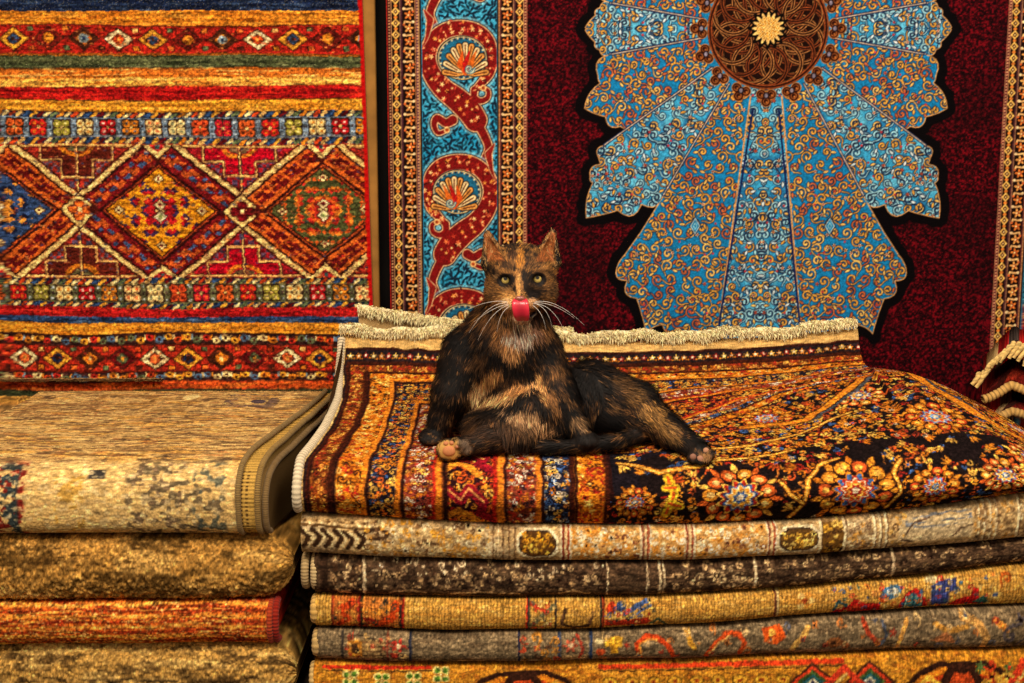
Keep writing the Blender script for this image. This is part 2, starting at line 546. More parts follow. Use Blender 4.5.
def paint_left():
    C = LR
    C.warp(.8, .7, 5, 2.2, 3)
    C.warp(.6, 2.0, 90, 25, 8)
    C.X, C.Y = np.round(C.X / 1.35) * 1.35, np.round(C.Y / 1.2) * 1.2
    X, Y = C.X, C.Y
    bands = [(-70, -58, ORG), (-58, -46, (206, 60, 24)), (-46, -34, GRN), (-34, -10, RED), (-10, 10, NAVY), (10, 25, (208, 124, 34)), (25, 54, RED), (54, 56, ORG),
             (56, 68, (70, 76, 46)), (68, 77, (206, 106, 34)), (77, 86, (232, 164, 66)), (86, 99, (170, 24, 22)), (99, 111, (220, 144, 40)),
             (111, 117, NAVY), (117, 137, LBLUE), (137, 144, NAVY), (144, 278, (150, 40, 24)), (278, 283, NAVY), (283, 302, (92, 92, 60)),
             (302, 307, NAVY), (307, 316, (168, 26, 26)), (316, 322.5, (38, 62, 100)), (322.5, 333, (214, 134, 36)), (333, 344, (50, 26, 24)), (344, 370, (166, 40, 24)),
             (370, 380, (54, 28, 26)), (380, 388, (200, 76, 28)), (388, 394, (54, 58, 36)), (394, 402, (208, 146, 66)), (402, 440, (190, 140, 80))]
    for a, b, c in bands:
        C.mask(np.clip(np.minimum(Y - a, b - Y) * 1.5 + .5, 0, 1), c)
    for y in (25, 54.5, 68, 86, 99.5, 111, 333.5, 344.3, 370, 380, 388, -34, -10):
        C.mask(np.clip(1.1 - np.abs(Y - y), 0, 1) * .75, (50, 22, 14))
    # streaky abrash inside the plain bands
    st = fnoise(X, Y, 26, 1.6, 5, 3)
    for a, b, dk, lt in ((10, 25, (170, 84, 18), (236, 158, 56)), (66, 86, (190, 96, 26), (246, 190, 96)), (86, 99, (110, 10, 14), (206, 44, 26)),
                         (99, 111, (196, 112, 24), (240, 170, 64)), (-10, 10, (12, 16, 34), (52, 72, 104)), (56, 68, (34, 40, 24), (106, 108, 68)),
                         (307, 316, (120, 14, 18), (200, 44, 30)), (316, 322.5, (22, 36, 70), (70, 96, 130)), (322.5, 333, (186, 104, 24), (236, 160, 54)), (380, 388, (150, 40, 20), (220, 110, 40))):
        m = ((Y > a) & (Y < b)).astype(np.float32)
        C.mask(m * sm(st, .56, .72) * .8, lt); C.mask(m * sm(st, .44, .28) * .8, dk)
    rng = random.Random(4)
    sp = np.random.RandomState(2).rand(C.ny, C.nx)
    for a, b in ((-10, 10), (56, 68)):
        C.mask(((Y > a) & (Y < b) & (sp > .93)).astype(np.float32) * .6, (150, 140, 110))
    # diamond bands

    def diamonds(yc, hh, off, pitch, seq):
        for k in range(-3, 13):
            x = off + k * pitch
            o, i_, q = seq[k % len(seq)]
            C.dia(x, yc, 16.5, hh, BRN); C.dia(x, yc, 14.5, hh - 1.6, o)
            C.dia(x, yc, 8.2, hh * .55, BRN if o != BRN else ORG); C.ell(x, yc, 5.2, hh * .37, i_); C.rect(x - 1.6, yc - 1.8, x + 1.6, yc + 1.8, q)
            xm = x + pitch / 2
            c1 = ((88, 104, 66), (226, 120, 40), ORED, (236, 170, 90))[k % 4]
            C.rect(xm - 3.6, yc - hh + .5, xm + 3.6, yc - hh + 5.5, BRN); C.rect(xm - 2.6, yc - hh + 1, xm + 2.6, yc - hh + 4.8, c1)
            C.rect(xm - 3.6, yc + hh - 5.5, xm + 3.6, yc + hh - .5, BRN); C.rect(xm - 2.6, yc + hh - 4.8, xm + 2.6, yc + hh - 1, ((232, 104, 40), (88, 104, 66), (70, 26, 18), ORG)[k % 4])
            C.rect(xm - 1.4, yc - 2, xm + 1.4, yc + 2, (110, 20, 18))
    seqA = [(GOLD, (46, 66, 100), BRN), ((104, 24, 18), ORG, GOLD), (BRN, (130, 146, 150), NAVY), ((240, 208, 150), ORED, (240, 150, 60))]
    diamonds(39, 12.5, 12, 35, seqA)
    seqB = [(GOLD, NAVY, BRN), (BRN, ORG, CREAM), (DRED, (80, 90, 60), GOLD), ((242, 214, 150), (214, 90, 40), (240, 160, 70))]
    diamonds(357, 12, 39, 33.4, seqB)
    diamonds(-22, 11, 20, 35, seqA)
    # twisted cord guards

    def twist(y, h, cols, sl=1.0):
        for k in range(-10, 66):
            x = k * 6.8
            c = cols[k % len(cols)]
            C.stroke([(x - 2.4, y + h * .28 * sl), (x + 2.4, y - h * .28 * sl)], h * .27, c)
    tw = [CREAM, ORED, (236, 180, 100), (44, 70, 110), GOLD, DRED, CREAM, (92, 104, 66), ORG]
    twist(114, 6, tw); twist(140.7, 6.5, tw); twist(280.6, 5.5, tw); twist(304.5, 5, tw)
    # flower squares

    def squares(yc, off, cols):
        for k in range(-4, 18):
            x = off + k * 23.4
            a, b = cols[k % len(cols)]
            C.rect(x - 9, yc - 8.6, x + 9, yc + 8.6, (52, 34, 26))
            for sx in (-1, 1):
                for sy in (-1, 1):
                    C.ell(x + sx * 4.1, yc + sy * 4.0, 4.0, 3.8, a)
                    C.rect(x + sx * 4.2 - 1.5, yc + sy * 4.1 - 1.4, x + sx * 4.2 + 1.5, yc + sy * 4.1 + 1.4, b, .8)
            C.rect(x - 1.4, yc - 1.4, x + 1.4, yc + 1.4, (232, 190, 110))
            xm = x + 11.7
            for q in (-6, 0, 6):
                C.rect(xm - 1.0, yc + q - 1.0, xm + 1.0, yc + q + 1.0, (176, 186, 190) if q else (60, 40, 40))
    fl = [((226, 92, 36), BRN), ((192, 30, 28), ORG), ((150, 140, 50), CREAM), (CREAM, ORG), ((170, 18, 24), (244, 220, 190)), (ORG, BLUE), ((242, 190, 120), (200, 70, 30)), (CREAM, (110, 120, 90)),
          ((214, 76, 34), DRED), ((176, 22, 40), (230, 110, 40))]
    squares(127, 8, fl)
    squares(292.3, 2, fl[1:] + fl[:1])
    # flower guards

    def sprigs(yc, h):
        r = random.Random(int(yc))
        for k in range(-8, 46):
            x = k * 9.6
            C.ell(x, yc + (1.2 if k % 2 else -1.2), 4.2, h * .33, [GOLD, ORED, CREAM, (70, 96, 124), (190, 40, 30), ORG, (96, 106, 70)][r.randrange(7)])
            C.rect(x + 3.8, yc - h * .4, x + 6, yc + h * .1, [(110, 130, 140), CREAM, ORG][k % 3])
            C.ell(x, yc + (1.2 if k % 2 else -1.2), 1.5, 1.2, (60, 20, 16))
    sprigs(339, 9.5); sprigs(375, 9)
    # the lattice of big diamonds
    yc = 210.5
    inb = (Y > 144.5) & (Y < 278)
    kk = np.round((X - 151) / 165.0)
    dx, dy = (X - 151 - 165 * kk) / 83.0, (Y - yc) / 66.0
    D = np.abs(dx) + np.abs(dy)
    t = np.abs(dx) - np.abs(dy)
    sgn = np.sign(dx * dy)
    p, q = dx + dy, dx - dy
    # triangles between the diamonds
    tri = inb & (D >= 1.27)
    xk = X - (151 + 82.5) - 165 * np.round((X - 151 - 82.5) / 165.0)      # from the crossing
    odd = (np.round((X - 233.5) / 165.0) % 2 == 0)
    ay_ = 66 - np.abs(Y - yc)                                             # from the band edge
    ax_ = np.abs(xk)
    C.mask(tri * 1.0, (150, 40, 28))
    C.mask((tri & odd) * 1.0, (160, 26, 34))
    step1 = tri & (ay_ < 31) & (ax_ < 26) & (ay_ > 3)
    step2 = tri & (ay_ < 16.5) & (ax_ < 36) & (ay_ > 3)
    C.mask((step1 & (ax_ < 16)) * 1.0, (92, 30, 20)); C.mask(step2 * 1.0, (92, 30, 20))
    C.mask(((step1 & (ax_ < 16)) | step2) * odd * 1.0, (168, 12, 30))
    arch = np.abs(np.hypot(ax_ / 1.35, ay_) - 12)
    C.mask(tri * np.clip(2.4 - arch, 0, 1), ORG); C.mask(tri * (np.hypot(ax_ / 1.35, ay_) < 9) * (ay_ > 2) * .8, (96, 100, 62))
    lines = np.minimum.reduce([np.abs(ax_), np.abs(ay_ - 1.2), np.where(ax_ < 17, np.abs(ay_ - 31), 9), np.where((ax_ > 15) & (ax_ < 37), np.abs(ay_ - 16.5), 9),
                               np.where((ay_ > 16) & (ay_ < 32), np.abs(ax_ - 16), 9), np.where(ay_ < 17, np.abs(ax_ - 36.5), 9)])
    C.mask(tri * np.clip(2.4 - lines, 0, 1), np.array((64, 20, 24)))
    C.mask(tri * np.clip(1.5 - lines, 0, 1), (236, 176, 96))
    rs = np.random.RandomState(9)
    small = tri & (((np.floor(X / 5) + np.floor(Y / 5)) % 3) == 0) & (ay_ > 32)
    C.mask(small * .8, (56, 64, 96))
    small = tri & (ax_ > 18) & (ay_ > 18) & (((np.floor(X / 4) + np.floor(Y / 4)) % 2) == 0)
    C.mask(small * .7, (70, 84, 112))
    # hooked border of each diamond
    band = inb & (D < 1.27)
    kz = kk.astype(int)
    for k in (-1, 0, 1, 2):
        mk = band & (kz == k)
        if k == 0:
            g1, h1, h2 = (112, 20, 22), (196, 84, 34), (58, 84, 126)
        else:
            g1, h1, h2 = (206, 92, 32), (92, 18, 18), (120, 26, 22)
        C.mask(mk * 1.0, g1)
        side = mk & (D > .78) & (D < 1.11)
        ph = (t * 2.7 + .12 * sgn) % 1.0
        dd = (D - .76) / .37
        hook = ((ph < .42) & (dd > .2) & (dd < .5)) | ((ph > .25) & (ph < .5) & (dd > .2) & (dd < .82)) | ((ph > .5) & (ph < .85) & (dd > .62) & (dd < .82))
        C.mask((side & hook) * 1.0, h1)
        h_ol = ((ph > .5) & (ph < .9) & (dd > .3) & (dd < .5)) | ((ph < .2) & (dd > .62) & (dd < .85))
        C.mask((side & h_ol) * .95, h2)
        inn = mk & (D < .68)
        ground = {0: (222, 138, 26), 1: (74, 76, 40), -1: (48, 70, 112), 2: (222, 138, 26)}[k]
        alt1 = {0: (172, 26, 30), 1: (176, 40, 30), -1: (226, 140, 50), 2: (172, 26, 30)}[k]
        alt2 = {0: (52, 34, 66), 1: (226, 122, 40), -1: (22, 28, 56), 2: (52, 34, 66)}[k]
        C.mask(inn * 1.0, ground)
        ip, iq = np.floor(np.abs(p) / .068).astype(int), np.floor(np.abs(q) / .068).astype(int)
        tab1 = np.zeros((20, 20), bool); tab2 = np.zeros((20, 20), bool)
        for a in range(10):
            for b in range(10):
                tab1[a, b] = (a + b <= 4) or ((a % 4 in (1, 2)) and (b % 4 == 2) and a + b < 15) or ((b % 4 in (1, 2)) and (a % 4 == 2))
                tab2[a, b] = ((a % 4 == 3) and (b % 4 in (1, 2))) or ((b % 4 == 3) and (a % 4 in (1, 2)))
        corner = ((ip >= 5) & (iq >= 5))
        ca = np.clip(ip, 0, 19); cb = np.clip(iq, 0, 19)
        C.mask((inn & tab1[ca, cb] & ~corner) * 1.0, alt1)
        C.mask((inn & tab2[ca, cb] & ~corner) * 1.0, alt2)
        if k == 1:
            C.mask((inn & ((ip + iq) % 5 == 3)) * 1.0, (206, 84, 30))
    for a, b, c in ((.655, .685, (40, 16, 12)), (.685, .71, (180, 70, 30)), (.71, .76, (46, 14, 14)), (1.13, 1.17, (40, 16, 14)), (1.17, 1.265, (238, 196, 118)), (1.265, 1.30, (70, 24, 16))):
        w_ = .012
        C.mask(inb * sm(D, a - w_, a + w_) * (1 - sm(D, b - w_, b + w_)), c)
    # cut the hooked bars from each other at the four corners
    for k in (-1, 0, 1, 2):
        cx = 151 + 165 * k
        for (x, y) in ((cx, yc - 54), (cx, yc + 54), (cx - 68, yc), (cx + 68, yc)):
            C.dia(x, y, 7, 6, (70, 22, 16))
        for (x, y) in ((cx, yc - 64), (cx, yc + 64)):
            s_ = 1 if y < yc else -1
            C.poly([(x - 17, y - s_ * 2), (x + 17, y - s_ * 2), (x, y + s_ * 13)], (60, 20, 16)); C.poly([(x - 15, y - s_ * 2), (x + 15, y - s_ * 2), (x, y + s_ * 11)], (238, 196, 118))
            C.poly([(x - 9, y - s_ * 2), (x + 9, y - s_ * 2), (x, y + s_ * 5)], (170, 30, 34))
            C.rect(x - 2, y - 1.5, x + 2, y + 1.5, (60, 90, 90))
        for (x, y) in ((cx, yc), (cx, yc - 33), (cx, yc + 33), (cx - 42, yc), (cx + 42, yc)):
            C.dia(x, y, 6.5, 5, BRN); C.dia(x, y, 5, 4, CREAM); C.rect(x - 1.3, y - 1.3, x + 1.3, y + 1.3, DRED)
        C.dia(cx, yc - 5.5, 8, 6, (50, 20, 20)); C.dia(cx, yc + 5.5, 8, 6, (50, 20, 20))
        C.dia(cx, yc - 5.5, 6.5, 5, (240, 214, 150)); C.dia(cx, yc + 5.5, 6.5, 5, (236, 214, 160)); C.dia(cx, yc - 5.5, 3, 2.5, (110, 20, 24)); C.dia(cx, yc + 5.5, 3, 2.5, (130, 140, 80))
        x = cx + 82.5
        C.dia(x, yc, 21, 19.5, (50, 20, 16)); C.dia(x, yc, 19, 17.5, (240, 196, 116))
        col = (110, 16, 22) if k % 2 == 0 else (222, 100, 34)
        for a in range(4):
            ux, uy = ((1, 0), (0, 1), (-1, 0), (0, -1))[a]
            C.ell(x + ux * 7, yc + uy * 6, 5.6, 4.8, (70, 24, 18)); C.ell(x + ux * 7, yc + uy * 6, 4.6, 3.9, col)
        C.rect(x - 2, yc - 2, x + 2, yc + 2, CREAM)
    # visible rows of knots
    C.A *= (1 - .10 * ((np.arange(C.nx) % 3) == 0))[None, :, None]
    sprinkle(C)
    C.crunch(.30, 15)
    C.grain(.16, 11, .26, 12, 1.6)
    # the red bound edge
    C.mask(np.clip((C.X - 358.8) * 1.5 + .5, 0, 1), (186, 16, 14))


paint_left()
o = hang('hanging_rug', LR, axis([(-68, -4, 3), (-4, 361.4, .74)]), axis([(-68, -3, 3), (-3, 400, .72), (400, 428, 2)]), M_WOOL,
         lambda X, Y: -.006 + .003 * np.sin(X / 47 + Y / 160) - .012 * sm(Y, 330, 400) + .0006 * np.sin(Y * .9 + .6 * np.sin(X / 30)), seed=3, knot=.0006,
         shear=lambda X, Y: (Y / 300.0) * 5.6 * np.clip(X / 360, -.2, 1))
hr = o
ys_ = np.linspace(-66, 424, 400)
sh_ = (ys_ / 300.0) * 5.6
pe = wallpt(361.6 + sh_, ys_); pe[:, 1] += -.004 + .003 * np.sin(361 / 47 + ys_ / 160) - .012 * sm(ys_, 330, 400)
V_, Q_ = tube(pe, .0016 * (1 + .12 * np.sin(np.arange(400) * 1.9)), 7)
mesh('binding', V_ - np.asarray(o.location)[None], Q_, M_FRINGE, np.tile(c3((176, 14, 14)), (len(V_), 1)), True, o)['label'] = 'red corded edge'
rf_ = np.random.RandomState(5)
nf_ = 1500
rx_ = rf_.uniform(-66, 150, nf_) ; ry_ = 376 + rf_.rand(nf_) * 3
rt_ = wallpt(rx_, ry_); rt_[:, 1] -= .018
dr_ = np.stack([rf_.randn(nf_) * .5, -1 - rf_.rand(nf_), .16 + np.abs(rf_.randn(nf_)) * .12], 1); dr_ /= np.linalg.norm(dr_, axis=1, keepdims=True)
V_, Q_, T_, C__ = strands(rt_, dr_, .012 + .012 * rf_.rand(nf_), .0018, np.tile(np.array([0, -.4, .9]), (nf_, 1)), c3((214, 170, 96))[None] * (.7 + .45 * rf_.rand(nf_, 1)), 3)
mesh('fringe', V_ - np.asarray(o.location)[None], Q_, M_FRINGE, C__, True, o, None, T_)
tag(o, 'hanging red and orange rug banded with diamonds, flower squares and plain stripes', 'rug')

# the board standing between the two hanging rugs
bx0, bx1 = wallpt(361.5, 0)[0], wallpt(374.4, 0)[0]
bat = Bag()
nzb = 40
zz = np.linspace(.0, 1.35, nzb)
prof = [(bx0, YR + .004), (bx0, YR + .024), (bx1, YR + .024), (bx1, YR + .005), (bx1 - .002, YR + .002), (bx0 + .002, YR + .002)]
Pb = np.array([[(x, y, z) for (x, y) in prof] for z in zz])
ob = solid('wooden_board', Pb, np.tile(c3((160, 112, 50)), (nzb, len(prof), 1)), M_WOOD, (120, 84, 40), 0)
tag(ob, 'narrow tan board standing upright between the two hanging rugs', 'board')
# ------------------------------------------- the hanging medallion rug --
MX, MYC = 769.0, 28.5
MR = Cv(385.6, -62, 1154, 432, 1.6, (46, 4, 9))


def xw_of(px, py):
    t = (YR - CAM[1]) / (CP + (341.5 - py) / F_PX * SP)
    return 512 + (px - 512) * t / T0


def arcs(pts, bulge=.22, n=5):
    """Scalloped outline: every segment bulges outwards (bulge per segment may be given as third value)."""
    out = []
    for k in range(len(pts) - 1):
        a, b = np.array(pts[k][:2], float), np.array(pts[k + 1][:2], float)
        bl = pts[k + 1][2] if len(pts[k + 1]) > 2 else bulge
        d = b - a
        nrm = np.array([d[1], -d[0]])
        for t in np.linspace(0, 1, n, endpoint=False):
            out.append(a + d * t + nrm * bl * 4 * t * (1 - t))
    out.append(np.array(pts[-1][:2], float))
    return np.array(out)


def paint_medallion():
    C = MR
    rng = random.Random(12)
    R = np.random.RandomState(5)
    X, Y = C.X, C.Y
    # field: wine pile speckled bright and black
    f = R.rand(C.ny, C.nx)
    f2 = fnoise(X, Y, 2.0, 1.7, 21, 2)
    C.mask(sm(f2, .50, .74) * .9, (116, 8, 20))
    C.mask(sm(f2, .46, .28) * .9, (16, 3, 6))
    C.mask((f > .95) * .6, (150, 20, 30))
    C.mask(sm(fnoise(X, Y, 60, 50, 4, 2), .5, .75) * .3, (20, 4, 6))
    # petals, given on the right half
    raw = {
        1: [(804, 84), (863, 195, 0), (884, 232, .0), (899, 255, 0), (906, 268, .06), (895, 281, .34), (884, 299, .34), (872.5, 334.5, -.02), (857, 325, -.10), (838, 333, .3), (818, 329, .3), (801, 338, .3), (781, 90, 0)],
        2: [(822, 68), (925, 145, 0), (930.5, 158, .35), (928.5, 164, .0), (938, 177, .28), (935, 183, .2), (939.3, 218.5, .08), (908, 211, .02), (884, 205, .34), (863, 196, .3), (804, 84, 0)],
        3: [(834, 38), (925, 54, 0), (936, 76, .3), (933.5, 83, .1), (947.5, 108.5, .12), (926, 117, .05), (910, 127, .3), (897, 124, .3), (822, 68, 0)],
        4: [(834, 19), (925, 3), (930, 5, .3), (936, 10, .2), (941, 15, .25), (951.5, 30, .02), (941, 42, .05), (936, 50, .25), (925, 55, .3), (834, 38, 0)],
    }
    pid = np.zeros(X.shape, int)
    dist = np.full(X.shape, 1e3, np.float32)
    polys = {}
    for k, pts in raw.items():
        q = [(xw_of(p[0], p[1]), p[1]) + tuple(p[2:]) for p in pts]
        # bulge sign: outline runs clockwise on screen for the right half
        polys[k] = arcs([(a[0], a[1], a[2] if len(a) > 2 else .0) for a in q])
    ext = np.array([(MX, 70), (xw_of(781.5, 90), 90), (xw_of(801, 338), 338), (MX + 28, 352), (MX, 372), (MX - 28, 352), (2 * MX - xw_of(801, 338), 338), (2 * MX - xw_of(781.5, 90), 90)])
    half = np.abs(X - MX) + MX
    yy = np.where(Y < MYC, 2 * MYC - Y, Y)
    d_all = np.full(X.shape, 1e3, np.float32)
    dk = {}
    for k, p in polys.items():
        dk[k] = poly_dist(half, yy, p)
    dk[0] = poly_dist(half, yy, ext)
    for k in (4, 3, 2, 1, 0):
        better = dk[k] < 0
        pid = np.where(better & (pid == 0), k + 1, pid)
        d_all = np.minimum(d_all, dk[k])
    d_all = np.minimum(d_all, np.hypot(X - MX, (Y - MYC)) - 70)
    C.put((slice(None), slice(None)), d_all - 8.5 + (fnoise(X, Y, 7, 7, 3, 1) - .5) * 3, (7, 4, 6))
    blue, blueL = (22, 122, 178), (54, 154, 200)
    inside = np.clip(.5 - d_all * C.s, 0, 1)
    C.mask(inside, (222, 156, 90))
    A2 = np.clip(.5 - (d_all + 1.1) * C.s, 0, 1)
    C.mask(A2, blue)
    C.clip = A2 * np.isin(pid, (1, 3, 5))
    C.mask(np.ones_like(X), blueL)
    C.mask(sm(fnoise(X, Y, 16, 16, 8, 2), .5, .7) * .7, (104, 192, 222))
    C.mask(sm(fnoise(X, Y, 12, 12, 9, 2), .52, .72) * .6, (20, 84, 140))
    # arabesque, painted on the right half then mirrored
    gold, gold2, rust, pale = (222, 160, 62), (240, 188, 96), (196, 98, 52), (150, 206, 220)
    ink = (22, 30, 58)
    for k in (1, 2, 3, 4, 5):
        sel = A2 * (pid == k)
        C.clip = sel
        even = k in (1, 3, 5)
        ys, xs = np.where((sel > .5) & (X >= MX - 2) & (Y > MYC - 10))
        if len(ys) == 0:
            continue
        x0, x1, y0, y1 = X[0, xs.min()], X[0, xs.max()], Y[ys.min(), 0], Y[ys.max(), 0]
        sp = (9.6 if not even else 8.6)
        pts = [p for p in scatter(rng, x0, y0, x1, y1, sp, 5000)
               if pid[min(C.ny - 1, max(0, int((p[1] - C.y0) * C.s))), min(C.nx - 1, max(0, int((p[0] - C.x0) * C.s)))] == k]
        jobs = []
        for (x, y) in pts:
            ang = math.atan2(y - MYC, x - MX)
            hand = 1 if (int(x / 11) + int(y / 11)) % 2 else -1
            r = rng.uniform(4.7, 6.6) * (1 if not even else .9)
            jobs.append(spiral(x, y, r, 1.25, ang + rng.uniform(-.8, .8), hand, 20, tail=r * .9))
        for p in jobs:
            C.stroke(p, np.linspace(1.15, 1.85, len(p)), ink)
        for n_, p in enumerate(jobs):
            c = pale if (even and n_ % 5 < 3) else (rust if (not even and n_ % 6 == 0) else (gold if n_ % 3 else gold2))
            C.stroke(p, np.linspace(.4, 1.1, len(p)), c)
        if even:
            for n_, p in enumerate(jobs):
                if n_ % 3 == 0:
                    q = p + np.array([1.6, 1.2])
                    C.stroke(q[::2], .6, ink)
        # leaves, buds and little flowers between
        for (x, y) in scatter(rng, x0, y0, x1, y1, 4.9, 9000):
            j = rng.random()
            if j < .34:
                a = rng.uniform(0, 6.28)
                C.leaf(x, y, 3.6, 1.9, a, ink); C.leaf(x, y, 3.0, 1.15, a, rng.choice((gold, gold2, rust) if not even else (gold, pale, (210, 226, 226), gold2)))
            elif j < .46:
                C.ros(x, y, 2.7, 5, ink); C.ros(x, y, 2.1, 5, rng.choice((gold2, (244, 206, 150), rust)), (150, 36, 40), rng.uniform(0, 6))
            elif j < .54:
                C.ell(x, y, 1.2, 1.2, (186, 50, 60))
            elif j < .66 and not even:
                C.ell(x, y, 1.5, 1.5, blue)
    # mirror to the left and up
    C.clip = None
    jm = (MX - C.x0) * C.s
    cols = np.arange(C.nx)
    src = np.round(2 * jm - cols).astype(int)
    okc = (cols < jm) & (src >= 0) & (src < C.nx)
    m = (inside > 0).astype(np.float32)
    B = C.A.copy()
    B[:, cols[okc]] = C.A[:, src[okc]]
    im = (MYC - C.y0) * C.s
    rows = np.arange(C.ny); srr = np.round(2 * im - rows).astype(int)
    okr = (rows < im) & (srr < C.ny)
    B[rows[okr]] = B[srr[okr]]
    C.A = C.A * (1 - m[..., None]) + B * m[..., None]
    # seams between petals
    for k, p in list(polys.items()):
        for fx in (1, -1):
            for fy in (1, -1):
                q = np.stack([MX + fx * (p[:, 0] - MX), MYC + fy * (p[:, 1] - MYC)], 1)
                n = 6 if k != 4 else 6
                C.stroke(q[:6], 1.5, (16, 30, 70)); C.stroke(q[:6], .55, (206, 180, 150))
        for fx in (1, -1):
            for fy in (1, -1):
                q = np.stack([MX + fx * (p[:, 0] - MX), MYC + fy * (p[:, 1] - MYC)], 1)
    for fx in (1, -1):
        C.stroke([(MX + fx * 13, 110), (MX + fx * (xw_of(801, 338) - MX), 338)], 1.0, (16, 30, 80))
        # the small lozenges in the wide petals
        for s_ in (1,):
            x, y = MX + fx * 69, 226
            for rr, c in ((10, ink), (8.4, (190, 210, 210)), (6.6, blue), (4, (150, 206, 220)), (2, blue)):
                C.dia(x, y, rr * .62, rr, c)
    # ---- the knotwork disc
    brown, copper, tan = (26, 9, 6), (160, 74, 34), (206, 134, 72)
    C.ell(MX, MYC, 61, 61, (150, 84, 40)); C.ell(MX, MYC, 60, 60, brown)
    th = np.linspace(0, 2 * math.pi, 49)
    fam = [(30, 28.5, .5), (20, 38, 0)]
    for rad, off, ph in fam:
        for k in range(16):
            a = (k + ph) * math.pi / 8
            cx, cy = MX + off * math.cos(a), MYC + off * math.sin(a)
            p = np.stack([cx + rad * np.cos(th), cy + rad * np.sin(th)], 1)
            seg = p
            C.stroke(seg, 2.3, (10, 4, 3)); C.stroke(seg, 1.7, tan if k % 2 else copper)
            C.stroke(seg, .85, (30, 11, 8))
    for rr in (58.5,):
        p = np.stack([MX + rr * np.cos(th), MYC + rr * np.sin(th)], 1)
        C.stroke(p, 1.9, copper); C.stroke(p, 1.0, (40, 14, 8))
    C.ros(MX, MYC, 21, 16, (10, 5, 4), None, 0, .12)
    C.ros(MX, MYC, 16.5, 16, (236, 190, 110), None, 0, .16)
    C.ell(MX, MYC, 11.2, 11.2, (196, 122, 30))
    for rr, n in ((9.6, 16), (6.4, 10), (3.3, 6), (0, 1)):
        for k in range(n):
            a = k * 2 * math.pi / n + rr
            C.dia(MX + rr * math.cos(a), MYC + rr * math.sin(a), 1.9, 1.9, (248, 212, 130))
            C.ell(MX + rr * math.cos(a), MYC + rr * math.sin(a), .6, .6, (120, 60, 14))
    for k in range(16):
        a = math.pi / 2 + k * math.pi / 8
        x, y = MX + 67 * math.cos(a), MYC + 67 * math.sin(a)
        for (off, da, r) in ((2.6, 0, 5.6), (1.6, 1.75, 5.4), (1.6, -1.75, 5.4)):
            px_ = x + (off + 3.5) * math.cos(a + da); py_ = y + (off + 3.5) * math.sin(a + da)
            C.ell(px_, py_, r, r, (186, 110, 50))
        for (off, da, r) in ((2.6, 0, 4.7), (1.6, 1.75, 4.5), (1.6, -1.75, 4.5)):
            px_ = x + (off + 3.5) * math.cos(a + da); py_ = y + (off + 3.5) * math.sin(a + da)
            C.ell(px_, py_, r, r, (44, 14, 8))
            C.ell(px_, py_, 3.2, 3.2, (150, 82, 36)); C.ell(px_ - .3, py_ - .3, 2.2, 2.2, (44, 14, 8)); C.ell(px_ + .6, py_ + .6, .9, .9, (190, 110, 50))
        C.ell(x, y, 3.2, 3.4, (30, 18, 22)); C.ell(x, y, 1.7, 2.2, (140, 130, 150))
    # ---- the border, both sides
    L = Cv(385.6, -62, 528, 432, 1.6, (36, 10, 8))
    paint_border(L)
    jj = int((528 - C.x0) * C.s)
    C.A[:, :jj] = L.A[:, :jj]
    w = min(C.nx, int((2 * MX - 385.6 - C.x0) * C.s)) - int((2 * MX - 528 - C.x0) * C.s)
    j0 = int(round((2 * MX - 528 - C.x0) * C.s))
    n = min(C.nx - j0, jj)
    C.A[:, j0:j0 + n] = L.A[:, :jj][:, ::-1][:, :n]
    C.crunch(.14, 33, 1.5, 1.5)
    C.grain(.10, 31, .05, 4, 3)


